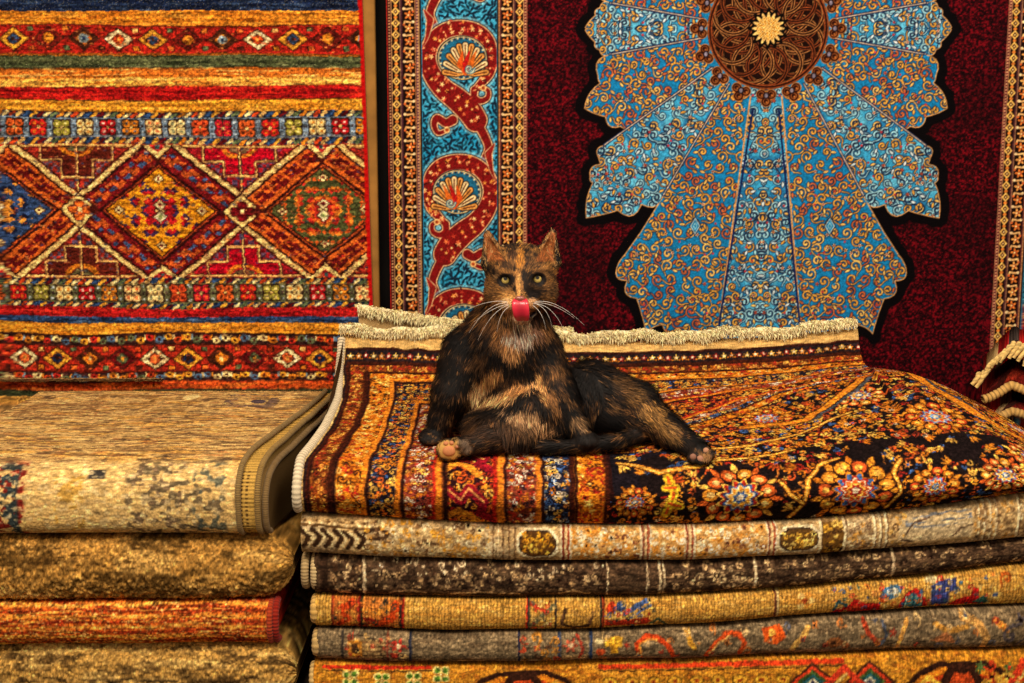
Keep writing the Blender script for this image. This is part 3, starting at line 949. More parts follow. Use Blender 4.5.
def paint_border(C):
    X, Y = C.X, C.Y
    R = np.random.RandomState(8)
    stripes = [(385, 387.3, (150, 30, 24)), (387.3, 390.6, (60, 22, 18)), (390.6, 391.6, (190, 140, 90)), (391.6, 399.2, (26, 10, 8)), (399.2, 400.2, (150, 110, 80)), (400.2, 402, (70, 34, 44)),
               (402, 414.5, (24, 8, 6)), (414.5, 415.6, (180, 120, 70)), (415.6, 418, (92, 50, 66)), (418, 419.3, (196, 150, 90)), (419.3, 421, (30, 20, 24)),
               (421, 497, (34, 142, 186)), (497, 498.5, (30, 22, 24)), (498.5, 500, (190, 130, 80)), (500, 501.4, (90, 40, 40)), (501.4, 513, (24, 8, 6)), (513, 514.4, (160, 110, 80)),
               (514.4, 516, (64, 30, 36)), (516, 523.2, (26, 10, 8)), (523.2, 524.2, (196, 140, 90)), (524.2, 526.4, (96, 34, 40)), (526.4, 527.6, (190, 130, 90))]
    for a, b, c in stripes:
        C.mask(np.clip(np.minimum(X - a, b - X) * 1.6 + .5, 0, 1), c)
    for k in range(-22, 150):
        y = k * 3.0
        for x in (388.9, 525.3, 417):
            C.rect(x - .8, y - .7, x + .8, y + .7, (214, 160, 110))
    for k in range(-8, 40):
        y = k * 11.6
        for x in (395.4, 519.6):
            C.dia(x, y, 4.3, 5.0, (236, 184, 92)); C.dia(x, y, 2.2, 2.7, (60, 24, 14)); C.dia(x, y, 1.0, 1.2, (250, 214, 140))
            C.ell(x, y + 5.8, 1.9, 1.6, (216, 120, 44))
    for k in range(-5, 36):
        y = k * 13.2 + 2
        for x, s_ in ((408.2, 1), (507.2, -1)):
            c = (226, 122, 48) if k % 2 else (236, 160, 80)
            C.ros(x + s_ * .4, y, 4.9, 5, c, (150, 40, 24), .6, .3)
            C.ell(x, y, 1.1, 1.1, (250, 220, 140))
            q = np.array([(x + 4.6, y - 6.5), (x + 2, y - 6.0), (x - 3.6, y - 7), (x - 4.6, y - 3.6)])
            if k % 2:
                q[:, 0] = 2 * x - q[:, 0]
            C.stroke(q, 1.0, (230, 176, 110)); C.ell(q[0, 0], q[0, 1], 1.5, 1.5, (244, 206, 150)); C.ell(q[-1, 0], q[-1, 1], 1.2, 1.2, (204, 90, 40))
    # blue ground with dark foliage flecks
    blue = (X > 421.5) & (X < 496.5)
    C.clip = blue.astype(np.float32)
    C.mask(sm(fnoise(X, Y, 30, 30, 2, 2), .45, .65) * .8, (72, 172, 208))
    fl = fnoise(X, Y, 3.4, 3.4, 6, 2)
    rng = random.Random(3)
    keep = []
    for (x, y) in scatter(rng, 421, -62, 497, 432, 3.0, 14000):
        C.leaf(x, y, 3.4, 1.25, rng.uniform(0, 6.28), (16, 34, 52) if rng.random() < .8 else (20, 66, 84))
    # the scroll: each unit a hook of red ribbon round a fan, alternately mirrored
    unit = np.array([(474, 94), (482, 86), (489, 76), (491, 62), (488, 46), (477, 35.5), (461, 32), (445, 35), (432, 46), (427, 62), (432, 79), (443, 93), (456, 103), (468, 114), (475, 124)], float)
    wid = np.array([3.5, 4.5, 5.8, 6.6, 7.2, 7.8, 8.0, 8.2, 8.4, 8.8, 9.6, 10.8, 12, 12.6, 12])
    curlA = np.array([(474, 94), (474, 101), (480, 105), (487, 102), (488, 95), (483, 92)], float)
    curlB = np.array([(452, 124), (445, 127), (436, 122), (433, 129), (437, 137), (446, 134)], float)
    xm = 459.0

    def smooth(p, n=5):
        t = np.arange(len(p)); tt = np.linspace(0, len(p) - 1, (len(p) - 1) * n + 1)
        q = np.zeros((len(tt), p.shape[1]))
        for i_, t_ in enumerate(tt):
            k = min(int(t_), len(p) - 2); u = t_ - k
            a, b, c, d = p[max(k - 1, 0)], p[k], p[k + 1], p[min(k + 2, len(p) - 1)]
            q[i_] = .5 * ((2 * b) + (-a + c) * u + (2 * a - 5 * b + 4 * c - d) * u * u + (-a + 3 * b - 3 * c + d) * u ** 3)
        return q
    full = smooth(np.column_stack([unit, wid]))
    cA, cB = smooth(curlA), smooth(curlB)
    for j in (-1, 0, 1, 2, 3):
        mir = j % 2 == 1
        dy = j * 134.0 - 4

        def tr(p):
            p = np.array(p, float)
            q = p.copy()
            q[:, 0] = 2 * xm - p[:, 0] if mir else p[:, 0]
            q[:, 1] = p[:, 1] + dy
            return q
        f = tr(full[:, :2]); w = full[:, 2]
        a_, b_ = tr(cA), tr(cB)
        # tendril to the next unit
        tn = tr(smooth(np.array([(475, 124), (484, 140), (488, 152), (484, 163)], float)))
        for lay, ex, col in ((0, 4.2, (150, 214, 228)), (1, 2.0, (20, 20, 40)), (2, 1.1, (226, 186, 130)), (3, 0, (120, 18, 18))):
            for p, ww in ((tn, np.linspace(5, 4, len(tn))), (f, w), (a_, np.linspace(4.2, 2.2, len(a_))), (b_, np.linspace(5.2, 2.2, len(b_)))):
                C.stroke(p, ww + ex - .8, col, .55 if lay == 0 else 1)
        # flowers strewn on the ribbon
        for t_ in range(3, len(f), 3):
            for s_ in (-.6, -.1, .45):
                d = f[min(t_ + 1, len(f) - 1)] - f[t_ - 1]
                d = d / (np.hypot(*d) + 1e-6)
                x, y = f[t_] + np.array([-d[1], d[0]]) * s_ * w[t_] * rng.uniform(.4, 1.4) + np.array([rng.uniform(-2, 2), rng.uniform(-2, 2)])
                C.ros(x, y, rng.uniform(1.5, 2.9), 5, rng.choice(((232, 150, 60), (240, 190, 120), (222, 110, 60), (200, 60, 40))), (250, 220, 140) if rng.random() < .4 else None, rng.uniform(0, 6))
                if rng.random() < .7:
                    C.leaf(x + rng.uniform(-4, 4), y + rng.uniform(-4, 4), 2.6, .8, rng.uniform(0, 6), rng.choice(((196, 70, 48), (226, 150, 90), (60, 12, 14))))
        # the fan inside the hook
        fc = tr(np.array([(462.0, 62.0)]))[0]
        C.ell(fc[0], fc[1], 25.5, 22.5, (20, 26, 40)); C.ell(fc[0], fc[1], 24.6, 21.6, (226, 186, 120)); C.ell(fc[0], fc[1], 23.5, 20.6, (28, 96, 130))
        for k in range(46):
            a = k * 2 * math.pi / 46
            C.ell(fc[0] + 22.4 * math.cos(a), fc[1] + 19.6 * math.sin(a), .9, .9, (230, 196, 140) if k % 2 else (60, 20, 20))
        base = fc + np.array([(-3 if mir else 3), 16])
        for k in range(11):
            a = -math.pi * (.02 + .96 * k / 10)
            e = base + np.array([math.cos(a) * 21, math.sin(a) * 29])
            mid = base + np.array([math.cos(a) * 9, math.sin(a) * 15 + 1.5])
            C.stroke([base, mid, e], [1.2, 2.6, 3.6], (24, 14, 14)); C.stroke([base, mid, e], [.7, 1.8, 2.7], (240, 208, 150) if k % 2 else (222, 150, 70))
            C.stroke([mid, e], .6, (90, 40, 20))
        for dx_, c in ((-6, (206, 80, 24)), (0, (176, 24, 22)), (6, (214, 100, 30))):
            s_ = -1 if mir else 1
            C.stroke([base, base + np.array([dx_ * .9 * s_, -10]), base + np.array([(dx_ * 1.1 + 4) * s_, -22])], [1.5, 3.0, .8], c)
        sp = spiral(base[0] + (-4 if mir else 4), base[1] - 5, 5, 1.2, 0, 1, 14)
        C.stroke(sp, 1.3, (28, 100, 140)); C.stroke(sp, .5, (240, 214, 160))
        for p in (a_, b_):
            C.ell(p[-1, 0], p[-1, 1], 3.2, 3.2, (236, 190, 120)); C.ell(p[-1, 0], p[-1, 1], 1.8, 1.8, (170, 70, 30))
        # the small pointed bud against the outer edge
        bud = tr(np.array([(424, -12 + 26), (430, 24), (427, 40), (423, 50)], float))
        C.stroke(bud, [1, 4.2, 2.4, .8], (226, 186, 130)); C.stroke(bud, [.5, 3.2, 1.6, .4], (140, 30, 24))
    C.clip = None


paint_medallion()
o = hang('hanging_rug', MR, axis([(386, 1040, .72), (1040, 1152, 3.5)]), axis([(-60, -3, 3), (-3, 385, .74), (385, 431, 4)]), M_SILK,
         lambda X, Y: .002 * np.sin(X / 80) + .0012 * np.sin(X / 31 + Y / 200), seed=4)
tag(o, 'hanging wine red rug with a big turquoise petal medallion and scrolled border', 'rug')
# ------------------------------------------------------------------- piles --
S1 = 0.001347                                 # metres per pattern unit on the pile fronts
XA = -0.2855                                  # left end of the right-hand pile


def uu(X):
    return 300 + (np.asarray(X) - XA) / S1


def interp(pts, x):
    p = np.array(pts, float)
    return np.interp(x, p[:, 0], p[:, 1])


def bottom_z(curve, X):
    """Height of a fold line read along the pile's front."""
    px = np.array([c[0] for c in curve], float)
    P = np.array([np.r_[W(c[0], c[1], 0.0)[:2], W(c[0], c[1], .018)[2]] for c in curve])
    z = np.interp(X, P[:, 0], P[:, 2])
    return z


CURV = [
    [(290, 511), (400, 518), (500, 522), (600, 523), (700, 522), (800, 518), (850, 513), (930, 505), (1024, 492), (1110, 487)],
    [(290, 551), (400, 557), (500, 560), (600, 560), (700, 558), (800, 553), (850, 549), (930, 545), (1024, 537), (1110, 533)],
    [(290, 592), (400, 597), (500, 597), (600, 595), (700, 592), (800, 585), (900, 577), (1024, 563), (1110, 558)],
    [(290, 625), (450, 629), (600, 626), (700, 622), (800, 615), (900, 609), (1024, 603), (1110, 600)],
    [(290, 656), (450, 659), (600, 657), (700, 656), (800, 652), (900, 648), (1024, 644), (1110, 642)],
]


def smooth1(a, k):
    ker = np.hanning(2 * k + 3)[1:-1]; ker /= ker.sum()
    return np.convolve(np.pad(a, (k, k), 'edge'), ker, 'valid')


def front_arc(n):
    th = np.linspace(math.pi / 2, -math.pi / 2, n)
    return th


def folded(name, C, X, zt, zb, Yf, yback, mat, n=46, seed=0, knot=.0004, D=.024, disp=0.0, dsx=3, ends=0.0, cap=(40, 26, 16), label=None, group=None, ysag=0.004, box_=.75):
    """One folded rug of the pile: rounded fold at the front, flat to the back."""
    nx = len(X)
    th = front_arc(n)
    cy = 1 - np.abs(np.cos(th)) ** box_
    sz = np.sign(np.sin(th)) * np.abs(np.sin(th)) ** .92
    tops = np.linspace(yback, .055, 34)
    bots = np.array([.08, .2, yback])
    ring_n = len(tops) + n + len(bots)
    P = np.zeros((nx, ring_n, 3)); Cc = np.zeros((nx, ring_n, 3), np.float32)
    h = zt - zb
    mid = (zt + zb) / 2
    yo = Yf + ysag * np.sin(X * 7 + seed) + .0015 * np.sin(X * 31 + seed * 2)
    e = np.ones(nx)
    if ends:
        q = np.clip((X - (X[-1] - ends)) / ends, 0, 1) if ends > 0 else np.clip(((X[0] - ends) - X) / -ends, 0, 1)
        e = np.sqrt(np.clip(1 - q ** 2.6, .04, 1))
    for k in range(ring_n):
        if k < len(tops):
            Y = np.full(nx, tops[k]) + 0 * X; z = mid + h / 2 * e; v = ((k * 3.3) % 17) / 40 if ends else 0
        elif k < len(tops) + n:
            j = k - len(tops)
            Y = yo + D * cy[j] + (1 - e) * .03; z = mid + h / 2 * sz[j] * e; v = .5 - .5 * sz[j]
        else:
            Y = np.full(nx, bots[k - len(tops) - n]); z = mid - h / 2 * e; v = 1
        P[:, k] = np.stack([X, Y, z], 1)
        Cc[:, k] = C.sample(uu(X), C.y0 + (C.ny - 1) / C.s * (v * .98 + .01))
    dm = None
    if disp:
        s_ = np.arange(ring_n)[None, :] + 0 * X[:, None]
        dm = (fnoise(uu(X)[:, None] + 0 * s_, s_ * 1.2, dsx, dsx, seed + 40, 3) - .5) * 2 * disp
        dm[:, :len(tops)] = 0; dm[:, len(tops) + n:] = 0
        dm[:, len(tops):len(tops) + n] *= np.clip(np.cos(th) * 2.5, 0, 1)[None]
        dm = np.minimum(dm, disp * .8)
    kn = np.random.RandomState(seed + 9).rand(nx, ring_n) * 2 - 1
    kn[:, :len(tops)] = 0; kn[:, len(tops) + n:] = 0
    kn[:, len(tops):len(tops) + n] *= np.clip(np.cos(th) * 3, 0, 1)[None]
    dm = kn * knot + (0 if dm is None else dm)
    o = solid(name, P, Cc, mat, cap, 0, seed, None, (float(X.mean()), .2, float(zb.min())), dm)
    tag(o, label, 'rug', group)
    return o, P[:, len(tops):len(tops) + n]


def edge_binding(parent, path, r, cols, pitch=.0042, name='binding', flat=1.0, seed=1):
    """Overcast edge: a cord of wool wraps following the fold."""
    p = np.asarray(path, float)
    d = np.r_[0, np.cumsum(np.linalg.norm(np.diff(p, axis=0), axis=1))]
    m = max(12, int(d[-1] / (pitch / 4)))
    s = np.linspace(0, d[-1], m)
    q = np.stack([np.interp(s, d, p[:, i]) for i in range(3)], 1)
    ph = (s / pitch) % 1
    rr = r * (1 - .22 * (np.abs(ph - .5) * 2) ** 3)
    V, Q = tube(q, rr, 9)
    rng = np.random.RandomState(seed)
    c = c3(cols[0]) * (1 - (np.abs(ph - .5) * 2)[:, None] ** 4 * .55) + (rng.rand(m, 1) - .5) * .08
    V = V - np.asarray(parent.location)[None]
    return mesh(name, V, Q, M_FRINGE, np.repeat(c, 9, 0), True, parent)


Xp = np.linspace(XA + .0005, .79, 900)
ZB = [bottom_z(c, Xp) for c in CURV] + [np.full(len(Xp), .0015)]
ZB = [smooth1(z, 25) if i < 5 else z for i, z in enumerate(ZB)]


def zat(k, X):
    return np.interp(X, Xp, ZB[k])


def strip(H, ground, x1=1120):
    c = Cv(292, 0, x1, H, 1.5, ground)
    c.warp(.8, .8, 4, 3, 7)
    c.X, c.Y = np.round(c.X / 1.2) * 1.2, np.round(c.Y / 1.1) * 1.1
    return c


# -- second rug: silver and gold panels
c = strip(42, (196, 160, 106))
c.mask(sm(fnoise(c.X, c.Y, 30, 9, 2), .45, .7) * .6, (170, 150, 118))
c.mask(sm(fnoise(c.X, c.Y, 7, 1.6, 3), .52, .75) * .6, (120, 84, 44))
for k in range(6):
    x = 300 + k * 11
    w_ = [(x, 14), (x + 9, 21), (x + 3, 31)] if k % 2 == 0 else [(x + 1, 13), (x + 9, 20), (x + 3, 30)]
    c.stroke(w_, 2.3, (54, 34, 20))
    c.stroke([(p[0] + 5, p[1]) for p in w_], 1.2, (226, 196, 140))
c.stroke([(300, 9), (372, 10)], 1.0, (90, 60, 30))
for k in range(12):
    c.ell(304 + k * 6, 5 + (k % 2) * 2, 1.8, 1.2, (236, 206, 150) if k % 2 else (80, 52, 28))
c.stroke(np.array([(364, 14), (376, 9), (388, 12), (384, 18), (372, 19)]), 1.8, (60, 38, 24))
floral(c, 366, 3, 492, 39, 5.2, 3.4, [(236, 212, 164), (226, 196, 136), (206, 142, 44), (96, 66, 40), (190, 130, 50)], 5, curls=.45)
for x in (493, 498, 503, 509, 515):
    c.rect(x - .8, 0, x + .8, 42, (110, 78, 50) if x % 2 else (226, 196, 146))


def octagon(c, x0, x1, y0, y1, fill, edge, cols, seed):
    k = 8
    pts = [(x0 + k, y0), (x1 - k, y0), (x1, y0 + k), (x1, y1 - k), (x1 - k, y1), (x0 + k, y1), (x0, y1 - k), (x0, y0 + k)]
    c.poly([(x + (2.4 if x < (x0 + x1) / 2 else -2.4) * -1, y + (2 if y < (y0 + y1) / 2 else -2) * -1) for x, y in pts], (232, 208, 160))
    c.poly(pts, edge)
    c.poly([(x + (1.6 if x < (x0 + x1) / 2 else -1.6), y + (1.6 if y < (y0 + y1) / 2 else -1.6)) for x, y in pts], fill)
    floral(c, x0 + 5, y0 + 4, x1 - 5, y1 - 4, 4.6, 3.0, cols, seed, curls=.3)


octagon(c, 519, 556, 5, 34, (86, 54, 22), (60, 40, 26), [(226, 160, 40), (236, 186, 70), (200, 130, 30)], 3)
octagon(c, 779, 818, 6, 33, (92, 62, 26), (60, 40, 26), [(226, 170, 60), (232, 196, 100), (196, 140, 40)], 4)
for x in (566, 646, 690, 772):
    for dx_, cc in ((-4.6, (232, 208, 164)), (-2.6, (120, 44, 30)), (0, (226, 190, 136)), (2.4, (150, 60, 36)), (4.4, (236, 212, 170))):
        c.rect(x + dx_ - .9, 0, x + dx_ + .9, 42, cc)
for a, b, s_ in ((572, 640, 1), (652, 685, 2), (696, 767, 3)):
    c.rect(a, 2, b, 40, (204, 146, 74), .8)
    floral(c, a + 2, 4, b - 2, 38, 5.0, 3.3, [(244, 224, 180), (236, 206, 150), (246, 226, 190), (214, 132, 40), (110, 60, 40)], 20 + s_, curls=.4)
c.rect(821, 3, 843, 40, (110, 74, 28)); floral(c, 823, 5, 842, 38, 5, 3.4, [(236, 190, 90), (220, 160, 50), (60, 36, 20)], 8, curls=.35)
for x in (820, 844, 874, 880, 886, 978, 984, 990, 996, 1018):
    c.rect(x - 1.1, 0, x + 1.1, 42, (236, 210, 160)); c.rect(x + 1.2, 0, x + 2.2, 42, (96, 66, 44))
floral(c, 848, 5, 872, 38, 5, 3, [(236, 210, 160), (200, 140, 60), (110, 80, 56)], 9)
c.rect(898, 8, 972, 32, (204, 180, 138), .7)
c.mask(((c.X > 905) & (c.X < 972) & (c.Y > 5) & (c.Y < 18)) * sm(fnoise(c.X, c.Y, 14, 1.8, 4), .48, .62) * .8, (96, 104, 118))
for (a, b) in (((905, 24), (914, 12)), ((914, 12), (930, 8)), ((952, 30), (960, 22)), ((960, 22), (972, 20)), ((900, 30), (912, 32))):
    c.stroke([a, b], .9, (84, 60, 44))
floral(c, 890, 4, 904, 40, 5, 2.6, [(210, 150, 60), (96, 66, 40)], 10); floral(c, 974, 4, 1016, 40, 5, 2.2, [(200, 140, 60), (110, 80, 50)], 11); floral(c, 1020, 4, 1118, 40, 6, 3, [(236, 210, 160), (110, 80, 50)], 12)
c.crunch(.15, 5); c.grain(.14, 3, .34, 3, 1.3)
GR = 'folded rugs in the pile under the cat'
r2, f2 = folded('folded_rug', c, Xp, zat(0, Xp) - .0011, zat(1, Xp) + .0011, -.004, .44, M_SILK, seed=2, label='silvery cream folded rug with dark chevrons at its end, directly under the cat rug', group=GR)

# -- third rug: dark brown with pale flowers
c = strip(38, (74, 54, 38))
c.mask(sm(fnoise(c.X, c.Y, 24, 1.8, 5), .5, .7) * .7, (110, 84, 58)); c.mask(sm(fnoise(c.X, c.Y, 18, 2.2, 7), .5, .72) * .8, (40, 27, 18))
c.rect(318, 0, 326, 38, (48, 32, 22))
floral(c, 330, 3, 358, 35, 5, 3.6, [(206, 170, 120), (170, 132, 88), (50, 32, 20)], 1, curls=.55)
for x, w_ in ((362, 1.5), (661, 1.3), (665, .8), (757, 1.4), (896, 1.2), (608, .6), (648, .7)):
    c.stroke([(x - .5, 0), (x + .8, 14), (x, 38)], w_, (214, 184, 140))
floral(c, 372, 2, 606, 15, 6, 2.8, [(214, 184, 140), (180, 146, 100), (46, 30, 20)], 2, curls=.5)
floral(c, 372, 14, 606, 28, 6.4, 3.6, [(36, 24, 16), (190, 156, 110), (40, 26, 18), (160, 126, 84)], 3, curls=.2)
for a, b in ((388, 425), (450, 520), (560, 590)):
    c.stroke([(a, 33), ((a + b) / 2, 30), (b, 33)], .9, (190, 156, 110))
floral(c, 668, 3, 752, 35, 6.4, 3.6, [(206, 170, 120), (180, 144, 98), (44, 30, 20)], 4, curls=.55)
c.ros(718, 16, 8, 6, (204, 168, 118), (56, 38, 26), 0, .3); c.ros(718, 16, 4, 6, (40, 28, 20), (196, 160, 112))
floral(c, 760, 3, 892, 35, 7.5, 3.4, [(196, 160, 110), (160, 126, 84), (46, 30, 20)], 5, curls=.6)
floral(c, 902, 3, 1116, 35, 8.5, 3.6, [(176, 142, 98), (130, 100, 66), (40, 26, 18)], 6, curls=.6)
c.crunch(.24, 6); c.grain(.14, 5, .44, 5, 1.2)
Xq = Xp + .0155
r3, f3 = folded('folded_rug', c, Xq, zat(1, Xq) - .0011, zat(2, Xq) + .0011, .002, .43, M_WOOL, seed=3, label='dark brown folded rug with pale scattered flowers and two cream bound ends', group=GR)

# -- fourth rug: gold, ribbed
c = strip(36, (206, 150, 64))
c.mask(sm(fnoise(c.X, c.Y, 40, 3, 5), .5, .7) * .5, (180, 118, 44)); c.mask(sm(fnoise(c.X, c.Y, 14, 2, 7), .55, .75) * .6, (232, 184, 100))
for x, cc in ((330, (120, 30, 20)), (357, (170, 40, 26)), (359, (50, 44, 30)), (399, (40, 34, 30)), (401.5, (190, 40, 28)), (527, (190, 36, 26)), (529, (60, 60, 50)), (556, (50, 40, 36)), (602, (60, 56, 44)), (604.5, (170, 60, 30)), (778, (110, 60, 40)), (781, (200, 170, 110))):
    c.rect(x - 1.2, 0, x + 1.2, 36, cc)
c.rect(331, 0, 356, 36, (190, 74, 28), .55); c.rect(361, 0, 398, 36, (200, 84, 28), .5)
for pts, w_, cc in (([(336, 30), (346, 22), (338, 12), (350, 5)], 3.0, (216, 70, 26)), ([(342, 34), (354, 26), (350, 14)], 2.0, (232, 150, 60)),
                    ([(364, 32), (378, 28), (392, 18), (394, 6)], 4.2, (212, 70, 24)), ([(364, 12), (374, 16), (386, 8)], 3.0, (232, 140, 50)), ([(362, 22), (372, 24)], 2, (150, 40, 24)),
                    ([(530, 30), (542, 16), (554, 6)], 2.6, (110, 104, 70)), ([(536, 34), (550, 24)], 2, (236, 196, 120)), ([(532, 4), (544, 10)], 2.2, (190, 60, 36)),
                    ([(566, 8), (562, 26), (574, 32), (590, 28), (594, 12)], 1.6, (90, 60, 40)), ([(572, 10), (586, 20), (600, 10)], 1.2, (190, 140, 70))):
    c.stroke(np.array(pts, float), w_, cc)
c.rect(606, 22, 650, 30, (186, 50, 28)); c.rect(612, 20, 642, 23, (232, 180, 90)); c.ell(612, 9, 5, 6, (214, 60, 26)); c.ell(622, 8, 5, 5, (60, 82, 130))
c.stroke([(626, 16), (638, 8), (648, 4)], 2.6, (70, 92, 140)); c.stroke([(632, 20), (644, 12), (652, 8)], 1.4, (90, 110, 150)); c.ell(620, 16, 4, 3, (230, 190, 120))
c.stroke([(652, 30), (660, 24), (668, 32)], 1.5, (70, 84, 60))
for a in range(6):
    c.ell(808 + 7 * math.cos(a * 1.047), 15 + 7 * math.sin(a * 1.047), 3.6, 3.4, (230, 150, 60) if a % 2 else (238, 190, 110))
c.ell(808, 15, 3, 3, (170, 70, 30))
c.poly([(836, 34), (838, 28), (852, 24), (858, 16), (870, 22), (884, 24), (886, 33)], (196, 30, 26)); c.poly([(845, 32), (860, 23), (872, 31)], (214, 64, 34))
c.poly([(902, 32), (906, 20), (914, 12), (922, 10), (930, 22), (934, 32)], (196, 36, 30)); c.poly([(907, 32), (910, 20), (918, 14), (926, 22), (929, 32)], (44, 110, 124))
for q in (911, 916, 921, 926):
    c.rect(q - .6, 16, q + .6, 30, (150, 190, 170))
c.poly([(886, 8), (900, 4), (908, 8), (902, 18), (890, 20)], (70, 116, 150)); c.ell(897, 11, 6, 3.4, (236, 226, 196)); c.ell(888, 18, 5, 5, (214, 80, 30)); c.ell(880, 12, 5, 4, (226, 150, 70))
c.poly([(936, 30), (936, 10), (948, 6), (962, 4), (962, 16), (954, 18), (954, 30)], (62, 70, 130)); c.rect(940, 10, 946, 14, (226, 186, 110)); c.ell(938, 4, 8, 3, (230, 200, 140))
c.poly([(954, 32), (962, 26), (976, 22), (978, 14), (984, 16), (984, 28), (992, 33)], (190, 30, 28)); c.poly([(978, 30), (990, 22), (996, 32)], (50, 92, 80))
c.stroke([(838, 30), (842, 18), (850, 24)], 1.6, (40, 76, 84))
floral(c, 332, 3, 398, 34, 6, 2.6, [(236, 170, 80), (110, 40, 24), (226, 110, 40), (60, 56, 44)], 61, curls=.4)
floral(c, 531, 3, 555, 34, 6, 2.6, [(110, 104, 80), (190, 60, 36), (236, 190, 110)], 62, curls=.4); floral(c, 608, 3, 656, 34, 6, 2.6, [(190, 60, 36), (70, 84, 130), (236, 190, 110), (60, 60, 50)], 63, curls=.4)
floral(c, 838, 3, 998, 34, 7, 2.6, [(190, 50, 36), (70, 94, 130), (236, 190, 110), (50, 92, 90), (226, 120, 50)], 64, curls=.4)
floral(c, 1000, 3, 1116, 34, 14, 6, [(190, 90, 30), (70, 90, 130), (230, 180, 90)], 6, curls=.5)
c.A *= (1 - .30 * (np.sin(c.X * 2 * math.pi / 3.1) > .35))[..., None]
c.A *= (1 + .10 * np.sin(c.Y * 2 * math.pi / 2.6))[..., None]
c.crunch(.19, 7); c.grain(.12, 6, .3, 2, 2)
Xq = Xp + .0165
r4, f4 = folded('folded_rug', c, Xq, zat(2, Xq) - .0011, zat(3, Xq) + .0011, -.002, .43, M_WOOL, seed=4, label='gold ribbed folded rug with red, blue and teal motifs toward its far end', group=GR)

# -- fifth rug: grey
c = strip(34, (122, 102, 74))
c.mask(sm(fnoise(c.X, c.Y, 26, 2, 5), .5, .7) * .7, (156, 132, 96)); c.mask(sm(fnoise(c.X, c.Y, 16, 2.6, 7), .5, .72) * .7, (84, 66, 46))
for x, w_, cc in ((340, 1, (50, 44, 40)), (409, 1.5, (40, 44, 60)), (519, 1.4, (44, 44, 60)), (560, 1.6, (50, 60, 84)), (592, 1.6, (40, 54, 84)), (386, .8, (150, 60, 40))):
    c.rect(x - w_, 0, x + w_, 34, cc)
c.rect(345, 6, 384, 28, (190, 150, 90), .7)
for y in (9, 14, 19, 24):
    c.rect(360, y - .9, 384, y + .9, (96, 66, 40))
c.rect(346, 8, 360, 27, (206, 130, 44)); c.rect(350, 12, 356, 22, (70, 44, 26))
c.ros(397, 12, 8, 5, (176, 50, 36), (236, 190, 140)); c.ell(393, 23, 5, 4, (190, 60, 40)); c.ell(402, 24, 4, 3, (230, 180, 110))
floral(c, 522, 4, 558, 30, 8, 4.6, [(196, 130, 50), (90, 60, 40), (180, 70, 40)], 2)
c.ros(571, 13, 8, 6, (196, 90, 60), (236, 196, 150)); c.rect(562, 24, 588, 29, (190, 150, 100)); c.stroke([(578, 4), (584, 16), (580, 28)], 1.4, (170, 60, 40))
c.rect(606, 6, 624, 16, (232, 170, 50)); c.rect(612, 12, 620, 24, (226, 156, 40)); c.ell(602, 22, 5, 4, (200, 80, 40)); c.ell(600, 10, 4, 3, (200, 180, 130))
for pts, w_, cc in (([(642, 28), (638, 14), (648, 7), (660, 8), (670, 16), (676, 28)], 2.5, (204, 66, 26)), ([(643, 27), (641, 14), (650, 9), (659, 10)], 1.0, (236, 150, 60)),
                    ([(690, 4), (692, 14), (697, 20)], 2.4, (214, 150, 50)), ([(710, 28), (718, 16), (730, 8), (742, 9), (748, 18), (744, 28)], 2.4, (206, 76, 30)), ([(712, 27), (722, 16), (732, 11)], 1.0, (236, 170, 90)),
                    ([(868, 4), (874, 16), (884, 26)], 2.2, (180, 64, 36)), ([(888, 6), (892, 18), (886, 28)], 1.6, (80, 84, 96)), ([(912, 6), (908, 16), (904, 28)], 2.2, (214, 150, 70)), ([(940, 10), (956, 16), (972, 12)], 2.4, (200, 140, 60)),
                    ([(968, 4), (984, 10), (992, 22), (990, 30)], 3.4, (206, 150, 80)), ([(1000, 8), (1012, 16)], 2.6, (214, 130, 50)), ([(797, 26), (806, 16), (812, 8)], 3.0, (214, 160, 80)), ([(830, 24), (842, 20), (852, 26)], 2.6, (140, 76, 40))):
    c.stroke(np.array(pts, float), w_, cc)
c.poly([(766, 6), (784, 4), (790, 14), (780, 22), (768, 18)], (220, 84, 28)); c.ell(776, 10, 4, 3, (240, 170, 70)); c.ell(838, 22, 8, 5, (150, 90, 46)); c.ell(838, 22, 3, 2, (60, 34, 20))
c.poly([(935, 24), (952, 16), (962, 26)], (170, 104, 60))
floral(c, 1016, 3, 1116, 31, 14, 6, [(190, 110, 50), (80, 70, 70)], 6)
floral(c, 600, 3, 1010, 31, 15, 3.4, [(190, 110, 50), (80, 80, 90), (160, 60, 40), (210, 170, 110)], 66, curls=.5); floral(c, 344, 3, 406, 31, 7, 2.6, [(160, 60, 40), (70, 50, 36), (206, 160, 90)], 67, curls=.4)
c.A *= (1 - .13 * (np.sin(c.X * 2 * math.pi / 2.7) > .3))[..., None]
c.crunch(.22, 8); c.grain(.14, 6, .4, 3, 1.3)
Xq = Xp + .0185
r5, f5 = folded('folded_rug', c, Xq, zat(3, Xq) - .0011, zat(4, Xq) + .0011, -.006, .43, M_WOOL, seed=5, label='grey folded rug with orange scroll motifs, one above the bottom of the pile', group=GR)

